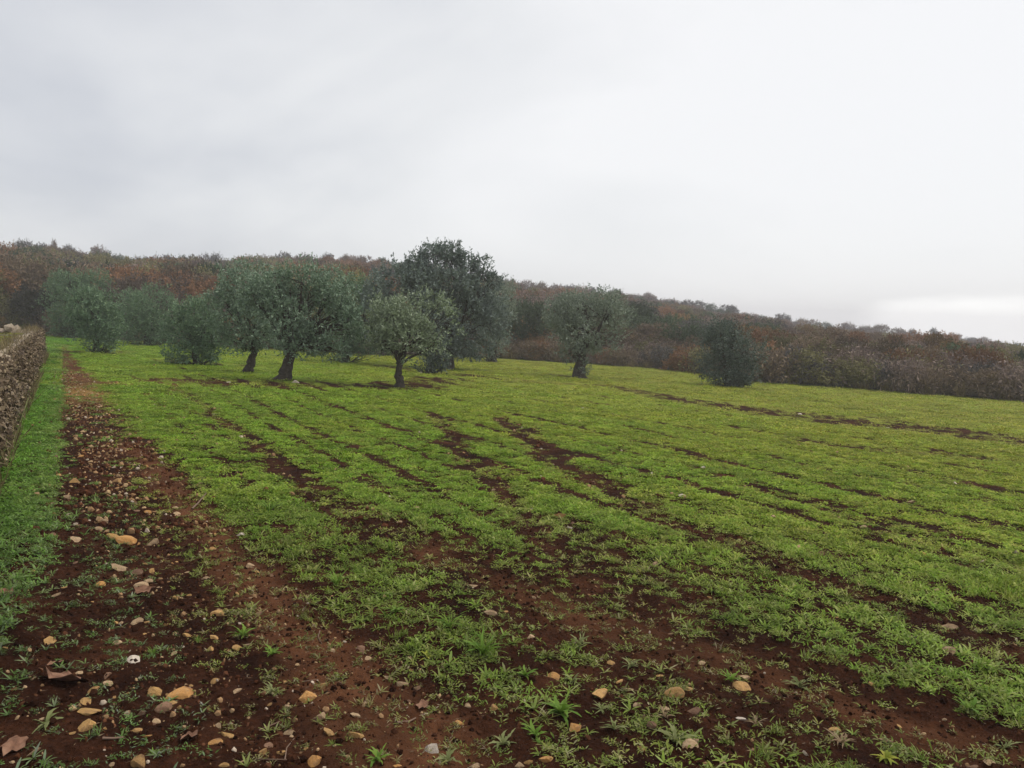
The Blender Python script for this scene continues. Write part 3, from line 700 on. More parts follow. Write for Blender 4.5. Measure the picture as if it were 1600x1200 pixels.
G1 = 'trees one can tell apart on the wooded hillside'
hill_tree(822, 458, 78, 46, 'green', 'round dark green tree above rust scrub between tallest tree and lone olive', G1)
hill_tree(1074, 485, 95, 22, 'green', 'small dark green tree on the slope left of the furthest right olive', G1)
hill_tree(1208, 508, 80, 34, 'green', 'pale green rounded tree on the slope just right of the furthest right olive', G1)
hill_tree(255, 402, 95, 90, 'rust', 'wide rust-brown tree on the hillside at left', G1)
hill_tree(318, 416, 82, 70, 'rust', 'orange-rust tree left of the broad silver olive', G1)
hill_tree(208, 418, 88, 60, 'olive', 'olive-brown tree above the left bushy olives', G1)
hill_tree(575, 424, 85, 44, 'rust', 'rust tree showing between broad silver olive and tallest tree', G1)
hill_tree(60, 400, 88, 110, 'brown', 'broad brown tree over the end of the wall', G1)
hill_tree(20, 440, 62, 90, 'deep', 'dark tree behind the wall at the left edge', G1)
hill_tree(48, 448, 57, 70, 'deep', 'dark tree behind the wall between its neighbours left', G1)
hill_tree(72, 455, 60, 60, 'deep', 'dark tree right behind the far end of the wall', G1)
hill_tree(388, 398, 135, 70, 'olive', 'domed yellowish-green tree on the skyline above the broad silver olive', G1)
hill_tree(1460, 511, 232, 12, 'dark', 'tiny lone round tree standing clear of the right skyline', G1)
hill_tree(1535, 526, 250, 18, 'mauve', 'small tree bump low on the right end of the skyline', G1)
hill_tree(1015, 457, 180, 24, 'mauve', 'pale bare tree poking from the skyline right of the lone olive', G1)
hill_tree(1075, 467, 185, 34, 'dark', 'wide dark tree on the skyline left of the furthest right olive', G1)
hill_tree(962, 450, 172, 30, 'dark', 'dark rounded tree on the skyline right above the lone olive', G1)
hill_tree(84, 373, 138, 12, 'mauve', 'thin upright tree on the skyline at far left', G1)
hill_tree(155, 384, 142, 34, 'mauve', 'ragged bare tree on the left skyline above the leftmost olives', G1)
hill_tree(40, 373, 138, 28, 'dark', 'dark knob-shaped tree on the leftmost skyline', G1)
sk = [(110, 384), (185, 398), (225, 404), (262, 400), (300, 398), (335, 397), (440, 395), (475, 396), (510, 396), (540, 398), (572, 400), (600, 402), (800, 438), (828, 438), (848, 440), (872, 445), (900, 450), (930, 449), (990, 460), (1042, 467), (1105, 474), (1135, 478), (1165, 488), (1190, 492), (1225, 492), (1255, 499), (1290, 503), (1325, 504), (1350, 509), (1375, 508), (1400, 512), (1425, 516), (1490, 522), (1515, 528), (1560, 532), (1588, 538)]
for i, (px, py) in enumerate(sk):
    dist = float(np.interp(math.atan((px-800)/F_PX), R_AZ, R_D))*random.uniform(.95, 1.0)
    side = 'above the leftmost bushy olives' if px < 250 else 'left of the broad silver olive' if px < 345 else 'above the broad silver olive' if px < 560 else 'just left of the tallest tree' if px < 650 else 'between tallest tree and lone olive' if px < 870 else 'above the lone olive' if px < 1000 else 'above the dark bushy olive' if px < 1200 else 'right of the dark bushy olive' if px < 1340 else 'near the tiny lone tree'
    hu = random.choice(['dark', 'mauve', 'brown', 'dark', 'green'])
    hill_tree(px, py-random.uniform(0, 3), dist, random.uniform(20, 34), hu, 'small rounded %s tree on the skyline %s' % ({'dark': 'dark grey', 'mauve': 'mauve-grey', 'brown': 'brown', 'green': 'dark green'}[hu], side), 'skyline trees '+side)
# rust scrub under and beside the lone olive
for i in range(34):
    px = random.choice([random.uniform(790, 1090), random.uniform(800, 1250)]); a = math.atan((px-800)/F_PX)
    bD = float(np.interp(a, B_AZ, B_D)); dist = bD+random.uniform(5, 28)
    py = np.interp(px, [790, 1000, 1250], [500, 512, 540])+random.uniform(-14, 22)
    hu = random.choice(['rust', 'rust', 'brown', 'ochre', 'mauve'])
    wh = 'left of the lone olive' if px < 850 else 'directly behind the lone olive' if px < 980 else 'between lone olive and dark bushy olive' if px < 1095 else 'behind or right of dark bushy olive'
    hill_tree(px, py, dist, random.uniform(44, 80), hu, '%s scrub tree beyond field edge, %s' % ({'rust': 'rust-red', 'brown': 'dull brown', 'ochre': 'ochre', 'mauve': 'mauve-grey'}[hu], wh), 'scrub trees behind the thicket')
# thicket along the edge of the field
for i in range(96):
    px = 560 + (i+random.uniform(-.4, .4))*1160/96
    a = math.atan((px-800)/F_PX); bD = float(np.interp(a, B_AZ, B_D)); dist = bD+random.uniform(0.2, 3.0)
    x, y = dist*math.sin(a), dist*math.cos(a); z = float(base_z(x, y))-0.1
    tw = random.random() < 0.62
    me = random.choice(twig_p if tw else bush_p)
    hue = random.choice(['mauve', 'brown', 'brown', 'dark', 'olive'] if px > 1090 else ['brown', 'rust', 'mauve', 'dark', 'ochre'])
    c = bpy.data.objects.new('bramble_bush', me); COL.objects.link(c)
    if not len(me.materials): me.materials.append(HM['brown'])
    c.material_slots[0].link = 'OBJECT'; c.material_slots[0].material = HM[hue]
    k = random.uniform(0.75, 1.15)*(1.0 if px > 1090 else 0.85); c.location = (x, y, z); c.scale = (k*1.1, k*1.1, k*(1.15 if tw else .85)); c.rotation_euler = (0, 0, random.random()*6.28)
    wh = 'behind the tallest tree' if px < 780 else 'between tallest tree and lone olive' if px < 870 else 'behind the lone olive' if px < 960 else 'between lone olive and dark bushy olive' if px < 1095 else 'behind the dark bushy olive' if px < 1185 else 'just right of the dark bushy olive' if px < 1320 else 'in the stretch before the right edge' if px < 1480 else 'at the right edge of the picture'
    tag(c, '%s %s bramble bush in the edge thicket, %s' % ({'mauve': 'mauve', 'brown': 'brown', 'dark': 'dark grey', 'rust': 'rust', 'ochre': 'ochre', 'olive': 'olive-brown'}[hue], 'leafless' if tw else 'leafy', wh), 'bush', 'thicket bushes along the field edge')
# tufts of tall dry grass in front of the thicket
m_dry = leaf_mat('dry_grass', [(0.12, 0.09, 0.04), (0.22, 0.17, 0.08), (0.3, 0.24, 0.13)], transl=0.2)
def grass_tuft(n, h, sp, rs, wd=0.016):
    B = np.c_[rs.normal(size=(n, 2))*sp*0.3, np.zeros(n)]; D = unit(np.c_[rs.normal(size=(n, 2))*0.28, np.ones(n)])
    V, Fc, T = rhombs(B, D, h*rs.uniform(.5, 1.1, n), np.full(n, wd), rs.random(n)); return mesh_np('grass_tuft', V, Fc, dict(tone=T))
tufts = [grass_tuft(90, 0.75, 0.5, np.random.default_rng(200+i)) for i in range(3)]
for i, px in enumerate([788, 800, 835, 870, 985, 1010, 1060, 1095, 1190, 1230, 1262, 1338, 1352, 1385, 1402, 1450, 1505, 1548, 1572]):
    a = math.atan((px-800)/F_PX); dist = float(np.interp(a, B_AZ, B_D))-random.uniform(0.1, .5)
    x, y = dist*math.sin(a), dist*math.cos(a)
    c = obj('dry_grass_tuft', tufts[i % 3], m_dry, loc=(x, y, float(gz(x, y)[0])-0.02)); c.scale = (1, 1, random.uniform(.7, 1.3)); c.rotation_euler = (0, 0, random.random()*6)
    tag(c, 'tuft of tall straw-coloured grass at the thicket foot, '+('left of the lone olive' if px < 880 else 'between lone olive and dark bushy olive' if px < 1130 else 'just right of dark bushy olive' if px < 1300 else 'midway along the right thicket' if px < 1480 else 'near the right edge'), 'grass', 'dry grass tufts at the thicket')

# pale post standing in the scrub far right
dd = pix_dir(1467, 553); a = math.atan2(dd[0], dd[1]); x, y = 120*math.sin(a), 120*math.cos(a)
m_po, t, b = mat_new('pale_post'); b.inputs['Base Color'].default_value = (.6, .57, .54, 1)
po = obj('post', tube_mesh('post', [tube([(0, 0, -.3), (0, 0, 1.5), (0.02, 0, 2.95), (0.02, 0, 2.97)], [.13, .12, .11, .05], 9)]), m_po, loc=(x, y, float(base_z(x, y))))
tag(po, 'thin pale post standing in the scrub at far right', 'post')
# ------------------------------------------------------------------ stones
def rock_mesh(seed, sub=1, flat=0.65, cuts=5):
    import bmesh
    rs = np.random.default_rng(seed)
    bm = bmesh.new(); bmesh.ops.create_icosphere(bm, subdivisions=sub, radius=0.5)
    V = np.array([v.co[:] for v in bm.verts])
    for _ in range(cuts):
        nrm = unit(rs.normal(size=3)); h = rs.uniform(0.14, 0.33); dd = V@nrm
        V = V - np.clip(dd-h, 0, None)[:, None]*nrm*0.98
    V *= np.array([1.0, rs.uniform(0.6, 0.85), flat*rs.uniform(0.75, 1.1)]); V *= (1+rs.normal(size=(len(V), 1))*0.025)
    V /= (V[:, 0].max()-V[:, 0].min())
    for v, c in zip(bm.verts, V): v.co = c
    me = bpy.data.meshes.new('stone'); bm.to_mesh(me); bm.free()
    me.polygons.foreach_set('use_smooth', np.full(len(me.polygons), False))
    return me
def stone_mat(name, cols, soil=0.7):
    m, t, b = mat_new(name)
    n1 = noise(t, 5, 5, 0.65); r = ramp(t, cols, [0.3, 0.5, 0.72]); t.links.new(n1.outputs[0], r.inputs[0])
    oi = t.nodes.new('ShaderNodeObjectInfo'); hs = t.nodes.new('ShaderNodeHueSaturation')
    mr = t.nodes.new('ShaderNodeMapRange'); mr.inputs[3].default_value = 0.7; mr.inputs[4].default_value = 1.25; t.links.new(oi.outputs['Random'], mr.inputs[0])
    t.links.new(mr.outputs[0], hs.inputs['Value']); t.links.new(r.outputs[0], hs.inputs['Color'])
    n2 = noise(t, 2.6, 4, 0.6); mm = t.nodes.new('ShaderNodeMapRange'); mm.inputs[1].default_value = 0.5; mm.inputs[2].default_value = 0.68; mm.inputs[4].default_value = soil
    t.links.new(n2.outputs[0], mm.inputs[0])
    mx = t.nodes.new('ShaderNodeMixRGB'); mx.inputs[2].default_value = (0.11, 0.05, 0.028, 1); t.links.new(mm.outputs[0], mx.inputs[0]); t.links.new(hs.outputs[0], mx.inputs[1])
    t.links.new(mx.outputs[0], b.inputs['Base Color'])
    bp = t.nodes.new('ShaderNodeBump'); bp.inputs['Strength'].default_value = 0.5; bp.inputs['Distance'].default_value = 0.03; t.links.new(n1.outputs[0], bp.inputs['Height']); t.links.new(bp.outputs[0], b.inputs['Normal'])
    b.inputs['Roughness'].default_value = 0.8
    return m
SM = {'cream': stone_mat('stone_cream', [(0.3, 0.19, 0.1), (0.44, 0.3, 0.17), (0.56, 0.42, 0.27)]),
      'white': stone_mat('stone_white', [(0.42, 0.34, 0.26), (0.56, 0.47, 0.38), (0.68, 0.6, 0.5)], 0.35),
      'ochre': stone_mat('stone_ochre', [(0.33, 0.18, 0.06), (0.46, 0.27, 0.1), (0.58, 0.37, 0.16)]),
      'orange': stone_mat('stone_orange', [(0.36, 0.17, 0.05), (0.52, 0.27, 0.09), (0.62, 0.38, 0.17)]),
      'brown': stone_mat('stone_brown', [(0.14, 0.075, 0.042), (0.22, 0.125, 0.075), (0.31, 0.19, 0.12)])}
ROCK = [rock_mesh(400+i, 2, f, 9) for i, f in enumerate([0.6, 0.75, 0.5, 0.85, 0.65, 0.45, 0.7, 0.55, 0.8, 0.62])]
def put_stone(px, py, wpx, kind, label, group, tall=1.0, elong=1.0, name='stone', xy=None, w=None):
    if xy is None:
        x, y = ground_hit([px], [py]); x, y = x[0], y[0]; w = wpx*math.hypot(math.hypot(x, y), EYE)/F_PX
    else: x, y = xy
    me = random.choice(ROCK); z = float(gz(x, y)[0])
    c = bpy.data.objects.new(name, me); COL.objects.link(c)
    if not len(me.materials): me.materials.append(SM['cream'])
    c.material_slots[0].link = 'OBJECT'; c.material_slots[0].material = SM[kind]
    c.scale = (w, w/elong*random.uniform(.85, 1.15), w*tall); c.rotation_euler = (random.uniform(-.5, .5), random.uniform(-.5, .5), random.uniform(-.5, .5)+(0 if elong == 1 else random.uniform(-.6, .6)))
    c.location = (x, y, z+w*random.uniform(-.07, .06)*tall)
    tag(c, label, 'stone', group); return c
GS = 'stones lying on the field'
KEY = [ # px, py, width px, colour, tall, elong, label
 (678, 1168, 28, 'white', .9, 1, 'whitest blocky stone on bare soil at bottom centre'),
 (489, 1188, 20, 'orange', 1.4, 1, 'bright orange upright stone cut by the bottom edge, left of centre'),
 (482, 1086, 26, 'orange', .8, 1, 'orange triangular stone on the bare track in the foreground'),
 (853, 1185, 22, 'orange', 1.2, 1.8, 'elongated orange stone slanting at the bottom, right of centre'),
 (900, 1134, 22, 'orange', .9, 1, 'orange stone below the big green weed at lower centre'),
 (938, 1085, 36, 'ochre', .6, 1.6, 'widest ochre stone in the right foreground'),
 (870, 808, 30, 'ochre', .6, 1.4, 'large pale yellow stone alone in the middle of the green field'),
 (1067, 776, 17, 'white', .6, 1.3, 'white stone in the weeds right of the large pale yellow one'),
 (136, 1107, 33, 'ochre', .5, 1.7, 'long flat ochre stone in the row of four at lower left'),
 (130, 1136, 24, 'ochre', 1.4, 1, 'tall ochre stone, lowest in the row of four at lower left'),
 (136, 1090, 18, 'ochre', .9, 1, 'second ochre stone in the row of four at lower left'),
 (143, 1075, 17, 'ochre', .8, 1, 'topmost ochre stone in the row of four at lower left'),
 (80, 1000, 26, 'ochre', .6, 1.3, 'flat ochre stone beside the grass strip at lower left'),
 (212, 1025, 17, 'white', .9, 1, 'white stone touching a small green rosette on the track'),
 (283, 1082, 30, 'orange', .8, 1, 'knobbly orange-brown stone left of the triangular orange one'),
 (245, 1078, 23, 'ochre', .6, 1.2, 'wedge-shaped ochre stone left of the knobbly orange one'),
 (257, 1108, 19, 'brown', 1.1, 1, 'brown pointed stone below the knobbly orange one'),
 (217, 1193, 28, 'ochre', .9, 1, 'ochre stone cut by the bottom edge at lower left'),
 (356, 1143, 21, 'ochre', .8, 1.5, 'oblong ochre stone on red soil left of the upright orange one'),
 (630, 1062, 20, 'cream', .9, 1.7, 'oblong cream stone leaning at the edge of the weeds, centre'),
 (1083, 1168, 24, 'cream', .9, 1.4, 'cream stone beside a rosette at bottom right of centre'),
 (1057, 1085, 28, 'ochre', .9, 1.1, 'rounded ochre stone right of the widest ochre one'),
 (1083, 1107, 24, 'brown', .9, 1.2, 'brownish stone below the rounded ochre one at right'),
 (984, 1075, 23, 'cream', .6, 1.6, 'flat pinkish cream stone between the two big ochre stones'),
 (1159, 1118, 16, 'white', .9, 1, 'small white stone on dark soil at lower right'),
 (1162, 1066, 25, 'ochre', 1.0, 1, 'ochre stone next to a tuft on dark soil, lower right'),
 (1482, 979, 24, 'cream', .7, 1, 'cream stone in a bare furrow near the right edge'),
 (1548, 1187, 17, 'cream', .8, 1, 'cream stone in the bottom right corner'),
 (1382, 1155, 20, 'cream', .5, 1.9, 'narrow cream stone on red soil near bottom right'),
 (741, 917, 20, 'cream', .7, 1.2, 'cream stone at the edge of the middle track'),
 (719, 1127, 18, 'orange', .8, 1, 'small orange stone above the whitest blocky stone'),
 (340, 955, 26, 'ochre', .8, 1.2, 'yellow ochre stone in the weeds beside the right wheel track'),
 (185, 884, 24, 'cream', .6, 1.6, 'pale oblong stone in the middle of the stony track'),
 (198, 843, 24, 'orange', .8, 1, 'orange-brown stone heading the stone line on the track'),
 (390, 880, 17, 'cream', .7, 1.4, 'cream stone on the bare wheel track beside the green strip'),
 (462, 598, 12, 'white', .7, 1.3, 'pale rock by the trunk of the broad silver olive'),
 (658, 584, 8, 'white', .9, 1, 'white rock under the small forked olive tree'),
]
for px, py, w, k, ta, el, lab in KEY: put_stone(px, py, w, k, lab, GS, ta, el)
MID = [(183, 968, 12), (216, 965, 17), (292, 987, 16), (335, 990, 17), (328, 1010, 12), (337, 1155, 20), (230, 1152, 12), (222, 915, 18), (320, 900, 16), (379, 1187, 9), (338, 1060, 12), (449, 1097, 17), (496, 1120, 16), (565, 1012, 20), (574, 1021, 12),
 (607, 1050, 14), (652, 1071, 11), (638, 1087, 12), (730, 1097, 14), (734, 1084, 11), (772, 1105, 15), (639, 1024, 9), (620, 1190, 14), (513, 1140, 20), (556, 1147, 24), (420, 1160, 14), (622, 960, 15), (765, 963, 22), (825, 1190, 16), (968, 1065, 12), (1030, 1050, 14), (957, 1033, 12), (996, 1105, 13),
 (1003, 1118, 10), (1077, 1077, 15), (1016, 1136, 16), (1040, 1103, 14), (1088, 1161, 12), (1000, 1170, 15), (1163, 1054, 18), (1096, 1032, 11), (830, 997, 12), (868, 1058, 20), (1130, 1196, 10), (1378, 962, 16), (1312, 968, 12), (1465, 925, 11), (1424, 1000, 10), (1480, 1022, 20), (1305, 1137, 16), (1520, 1195, 14),
 (890, 823, 12), (1098, 731, 9), (1020, 742, 9), (1119, 700, 6), (845, 700, 6), (905, 660, 5), (910, 638, 5), (164, 813, 18), (155, 822, 12), (175, 835, 22), (238, 842, 20), (117, 838, 14), (116, 750, 14), (124, 713, 14), (181, 750, 12), (104, 777, 16), (242, 708, 9), (215, 890, 18), (238, 890, 12), (376, 834, 13), (278, 800, 12), (100, 914, 12), (87, 927, 14), (160, 910, 14), (205, 870, 10), (232, 798, 12), (213, 797, 10),
 (1310, 811, 12), (1350, 826, 10), (1284, 873, 10), (1208, 811, 14), (1420, 785, 16), (1494, 756, 8), (1445, 867, 14), (1575, 857, 10), (1250, 647, 8), (1575, 654, 5), (240, 571, 6), (358, 597, 6), (376, 605, 5), (440, 611, 5), (488, 605, 6), (182, 599, 7), (1387, 668, 6), (510, 752, 7), (608, 775, 9), (625, 815, 9), (652, 794, 8), (1025, 883, 9), (1013, 908, 9), (770, 765, 7)]
def region(px, py):
    if py < 840 and px > 300: return 'in the green field, '+('under the olive trees' if py < 620 else 'left of the middle' if px < 760 else 'in the middle' if px < 1150 else 'on the right')
    if px < 120 + (py-600)*0.62: return 'on the stony track, '+('at its far end' if py < 720 else 'halfway along' if py < 850 else 'in its near part' if py < 1000 else 'in the bottom left foreground')
    if px < 640: return 'on the bare wheel track '+('farther off' if py < 950 else 'at the bottom')
    return ('on red soil at the bottom, ' if py > 1000 else 'among weeds, ')+('left of widest ochre stone' if px < 900 else 'near widest ochre stone' if px < 1150 else 'in the right foreground')
CW = {'cream': 'cream', 'ochre': 'ochre', 'white': 'white', 'brown': 'dull brown', 'orange': 'orange'}
def small_stone(px, py, w, kind, tall, elong, xy=None, wm=None):
    rg = region(px, py); size = w if xy is None else wm*F_PX/math.hypot(*xy)
    lab = '%s %s%s stone %s' % ('small' if size > 12 else 'tiny', 'oblong ' if elong > 1.2 else 'rounded ' if tall > .8 else 'flat ', CW[kind], rg)
    put_stone(px, py, w, kind, lab, 'smaller stones '+rg.split(',')[0], tall, elong, xy=xy, w=wm)
for px, py, w in MID:
    small_stone(px, py, w, random.choice(['cream', 'ochre', 'cream', 'ochre', 'brown', 'orange'] if not (py < 840 and px > 300) else ['white', 'cream']), random.uniform(.6, 1), random.choice([1, 1, 1.4]))
# scatter more stones, mostly on the track and the bare strips, up to about 300 in all
cnt = 0; tries = 0
while cnt < 160 and tries < 6000:
    tries += 1
    if random.random() < 0.6: py = random.uniform(620, 1195); px = random.gauss(np.interp(py, [620, 800, 1000, 1195], [140, 190, 270, 330]), np.interp(py, [620, 800, 1195], [30, 75, 190]))
    else: px = random.uniform(0, 1600); py = random.uniform(720, 1195)
    if not 0 < px < 1600: continue
    x, y = ground_hit([px], [py]); b_ = float(bare_of(x, y)[0])
    if random.random() > b_*0.95+0.05: continue
    w = random.choice([.022, .026, .03, .035, .04, .05])*(1.25 if py < 800 else 1)
    small_stone(px, py, 0, random.choice(['cream', 'ochre', 'cream', 'brown', 'ochre']), random.uniform(.5, 1), random.choice([1, 1, 1.5]), (x[0], y[0]), w); cnt += 1
# fine gravel, too small to count
m_gv = bpy.data.materials.new('gravel'); m_gv.use_nodes = True; t = m_gv.node_tree; b = t.nodes['Principled BSDF']
ti = t.nodes.new('ShaderNodeAttribute'); ti.attribute_name = 'tint'; ti.attribute_type = 'INSTANCER'; t.links.new(ti.outputs['Color'], b.inputs['Base Color']); b.inputs['Roughness'].default_value = 0.95; b.inputs['Specular IOR Level'].default_value = 0.03
gm_ = [rock_mesh(500+i, 1, f, 4) for i, f in enumerate([.6, .8, .5, .7])]
for me in gm_: me.materials.append(m_gv)
C_gr = collection_of('gravel', gm_)
x, y = wedge(110000, 2.2, 16); br = bare_of(x, y); u, v = to_uv(x, y)
trk = ((v > 0.1) & (v < 1.9)).astype(float)
keep = rng.random(len(x)) < (0.06+0.6*br*(0.5+0.5*trk))*sstep(0.25, .55, fbm(x*1.3, y*1.3, 222))*(0.25+0.75*trk+0.5*(np.hypot(x, y) < 6)); x, y = x[keep], y[keep]; n = len(x)
gs = (0.005+0.024*rng.random(n)**2.5)*(1+1.1*(np.hypot(x, y) > 6.5)); pc = np.array([(.42, .28, .15), (.3, .18, .09), (.12, .05, .026), (.06, .023, .011), (.5, .4, .3), (.09, .035, .018)])
o = scatter('gravel', np.c_[x, y, gz(x, y)+gs*0.1], rng.random((n, 3))*6.28, np.c_[gs, gs, gs], rng.integers(0, 4, n), pc[rng.choice(6, n, p=[.12, .16, .2, .28, .04, .2])]*rng.uniform(.7, 1.2, (n, 1)), C_gr, m_gv)
tag(o, 'fine gravel and crumbs of earth on the bare soil', 'gravel', kind='stuff')

n = 3000; u_ = 5+19*rng.random(n)**.8; v_ = np.clip(rng.normal(.42, .3, n), -.1, 1.15)-.12*sstep(10, 20, u_); x, y = from_uv(u_, v_)
k_ = rng.random(n) < bare_of(x, y)*.9; x, y = x[k_], y[k_]; n = len(x)
gs = (.012+.04*rng.random(n)**2.4)*(.7+.5*sstep(6, 12, np.hypot(x, y))); pc = np.array([(.44, .3, .16), (.36, .2, .08), (.22, .12, .06), (.52, .42, .3), (.14, .07, .035)])
o = scatter('track_rubble', np.c_[x, y, gz(x, y)], rng.random((n, 3))*6.28, np.c_[gs, gs, gs*.55], rng.integers(0, 4, n), pc[rng.choice(5, n, p=[.28, .22, .22, .08, .2])]*rng.uniform(.7, 1.2, (n, 1)), C_gr, m_gv)
tag(o, 'tan stone rubble strewn along the track beside the wall', 'rubble', kind='stuff')
# straw litter and crumbs of earth, too many to count
m_li = leaf_mat('straw_litter', [(.1, .06, .035), (.2, .13, .075), (.32, .23, .14)], transl=0)
n = 9000; x, y = wedge(n, 2.2, 9); br = bare_of(x, y); k_ = rng.random(n) < 0.25+0.6*br; x, y = x[k_], y[k_]; n = len(x)
V, Fc, T = rhombs(np.c_[x, y, gz(x, y)+.004], np.c_[rng.normal(size=(n, 2)), rng.normal(size=n)*.12], rng.uniform(.008, .045, n), rng.uniform(.002, .005, n), rng.random(n)**1.6)
o = obj('straw_litter', mesh_np('straw_litter', V, Fc, dict(tone=T)), m_li); tag(o, 'bits of straw and dead stems strewn on the soil', 'litter', kind='stuff')
n = 60000; x, y = wedge(n, 2.2, 8); c_ = cover_of(x, y); k_ = rng.random(n) < (1-c_)*(0.25+1.2*np.clip(fbm(x*2.2, y*2.2, 411)-.35, 0, 1)); x, y = x[k_], y[k_]; n = len(x)
gs = .006+.03*rng.random(n)**2.2; pc = np.array([(.022, .009, .005), (.042, .017, .009), (.08, .035, .018)])
o = scatter('earth_clods', np.c_[x, y, gz(x, y)], rng.random((n, 3))*6.28, np.c_[gs, gs, gs*.8], rng.integers(0, 4, n), pc[rng.choice(3, n, p=[.4, .4, .2])]*rng.uniform(.7, 1.3, (n, 1)), C_gr, m_gv)
tag(o, 'small clods of dark red earth on the bare soil', 'clods', kind='stuff')

# ------------------------------------------------------------------ dry-stone wall
def wall():
    # two stone faces with an earth core and a grassy top; u runs along the wall
    root = empty('dry_stone_wall', (*from_uv(5.0, -1.4), 0)); rx, ry = from_uv(5.0, -1.4)
    rot = WA
    root.rotation_euler = (0, 0, -rot)       # local y along the wall, local x towards the field
    root.location.z = float(plane_z(rx, ry))
    slope = -0.008
    wr = np.random.default_rng(31)
    m_ws = stone_mat('wall_stone', [(0.18, 0.14, 0.1), (0.29, 0.235, 0.175), (0.42, 0.35, 0.27)], 0.4)
    m_cap = stone_mat('wall_cap_stone', [(0.22, 0.175, 0.12), (0.34, 0.275, 0.195), (0.47, 0.39, 0.29)], 0.5)
    rk = [rock_mesh(600+i, 1, f, 5) for i, f in enumerate([.75, .6, .8, .7, .65, .85])]
    for me in rk: me.materials.append(m_ws)
    n = 0
    def stone(lx, ly, lz, sx, sy, sz, mat=None):
        nonlocal n
        c = bpy.data.objects.new('stone', rk[int(wr.integers(6))]); COL.objects.link(c); c.parent = root
        c.location = (lx, ly, lz+slope*ly); c.scale = (sx, sy*1.25, sz*1.5)
        c.rotation_euler = tuple(wr.normal(size=3)*[.12, .15, .12])
        if mat: c.material_slots[0].link = 'OBJECT'; c.material_slots[0].material = mat
        n += 1
    H = 0.88
    for row, (hz, hh) in enumerate([(0.12, .26), (0.36, .25), (0.58, .22), (0.78, .22)]):
        ly = -1.2+wr.random()*.3
        while ly < 27:
            L = wr.uniform(.36, .62)
            stone(0.62-row*0.035+wr.normal()*.03, ly+L/2, hz+wr.normal()*.02, .3, L, hh, m_cap if row == 3 and wr.random() < .35 else None); ly += L
    ly = -1
    while ly < 27:                                  # taller back row
        L = wr.uniform(.5, .9)
        stone(-1.05+wr.normal()*.08, ly+L/2, 0.82+wr.normal()*.06, .55, L, .42, m_cap if wr.random() < .6 else None); ly += L
    for k in range(7):                              # heaped head of the wall
        stone(-0.7+k*.22, 27.2+wr.normal()*.1, .62+wr.random()*.22, .42, .4, .38, m_cap)
    print('wall stones', n)
    # earth core
    V = []; 
    for ly in np.linspace(-1.4, 27.2, 40):
        z0 = slope*ly
        V += [(.55, ly, z0-.3), (.42, ly, z0+.78+wr.normal()*.02), (-.2, ly, z0+.72+wr.normal()*.03), (-.85, ly, z0+.78), (-1.15, ly, z0+.62), (-1.3, ly, z0-.3)]
    Fc = [(i*6+k, (i+1)*6+k, (i+1)*6+k+1, i*6+k+1) for i in range(39) for k in range(5)] + [(0, 1, 2, 5), (2, 3, 4, 5), (234, 239, 236, 235), (236, 239, 238, 237)]
    mc, t, b = mat_new('wall_earth'); nn = noise(t, 4, 5); r = ramp(t, [(.04, .028, .02), (.09, .075, .035), (.1, .12, .035)], [.35, .5, .7]); t.links.new(nn.outputs[0], r.inputs[0]); t.links.new(r.outputs[0], b.inputs['Base Color'])
    obj('earth_core', mesh_np('earth_core', V, Fc, None, True), mc, root)
    tag(root, 'thick dry stone wall with grassy top along the left edge of the field', 'wall')
    # weeds on top of the wall
    k = 900; lx = wr.uniform(-.75, .35, k); ly = wr.uniform(-1, 27, k); lz = .74+slope*ly+root.location.z
    cx, sx_ = math.cos(-rot), math.sin(-rot)
    gxw = rx + lx*cx - ly*sx_; gyw = ry + lx*sx_ + ly*cx
    o = scatter('wall_top_grass', np.c_[gxw, gyw, lz], np.c_[np.zeros(k), np.zeros(k), wr.random(k)*6.28], np.c_[(wr.uniform(.7, 1.3, k),)*3].T if False else np.repeat(wr.uniform(.8, 1.5, k)[:, None], 3, 1), wr.integers(15, 19, k), np.tile([1.1, .85, 1.2], (k, 1))*wr.uniform(.6, 1.1, (k, 1)), C_weed, m_weed)
    tag(o, 'thin grass growing along the top of the wall', 'grass', kind='stuff')
    # dead creeper hanging down the field side of the wall
    parts = []
    m_v = leaf_mat('dead_creeper', [(.05, .034, .022), (.12, .083, .052), (.21, .15, .092), (.34, .265, .165)], transl=0)
    n = 12000; ly = wr.uniform(-1, 27.3, n); dens = vnoise(ly*1.3, ly*0, 3); top = wr.uniform(.1, 1.0, n)*(0.75+.3*vnoise(ly*1.1, ly*0, 8))
    B = np.c_[.70+wr.random(n)**2*.12 - top*.07, ly, top+slope*ly]; D = unit(np.c_[wr.normal(size=n)*.16+.02, wr.normal(size=n)*.6, -np.abs(wr.normal(size=n))*.9])
    L = wr.uniform(.06, .32, n); L = np.minimum(L, top*0.95/np.maximum(-D[:, 2], .2))
    V1, F1, T1 = rhombs(B, D, L, wr.uniform(.008, .02, n), wr.random(n))
    n2 = 14000; ly = wr.uniform(-1, 27.3, n2); hz = wr.uniform(.03, .92, n2); B2 = np.c_[.72+wr.random(n2)**2*.16-hz*.07, ly, hz+slope*ly]
    V2, F2, T2 = rhombs(B2, wr.normal(size=(n2, 3)), wr.uniform(.03, .08, n2), wr.uniform(.02, .05, n2), wr.random(n2))
    V = np.concatenate([V1, V2]); Fc = np.concatenate([F1, F2+len(V1)]); T = np.concatenate([T1, T2])
    o = obj('dead_creeper', mesh_np('dead_creeper', V, Fc, dict(tone=T)), m_v, loc=tuple(root.location)); o.rotation_euler = root.rotation_euler
    n3_ = 3200; ly = wr.uniform(-1, 27.3, n3_); ly = ly[vnoise(ly*1.4, ly*0, 15) > .42]; n3_ = len(ly); foot = wr.random(n3_) < .5
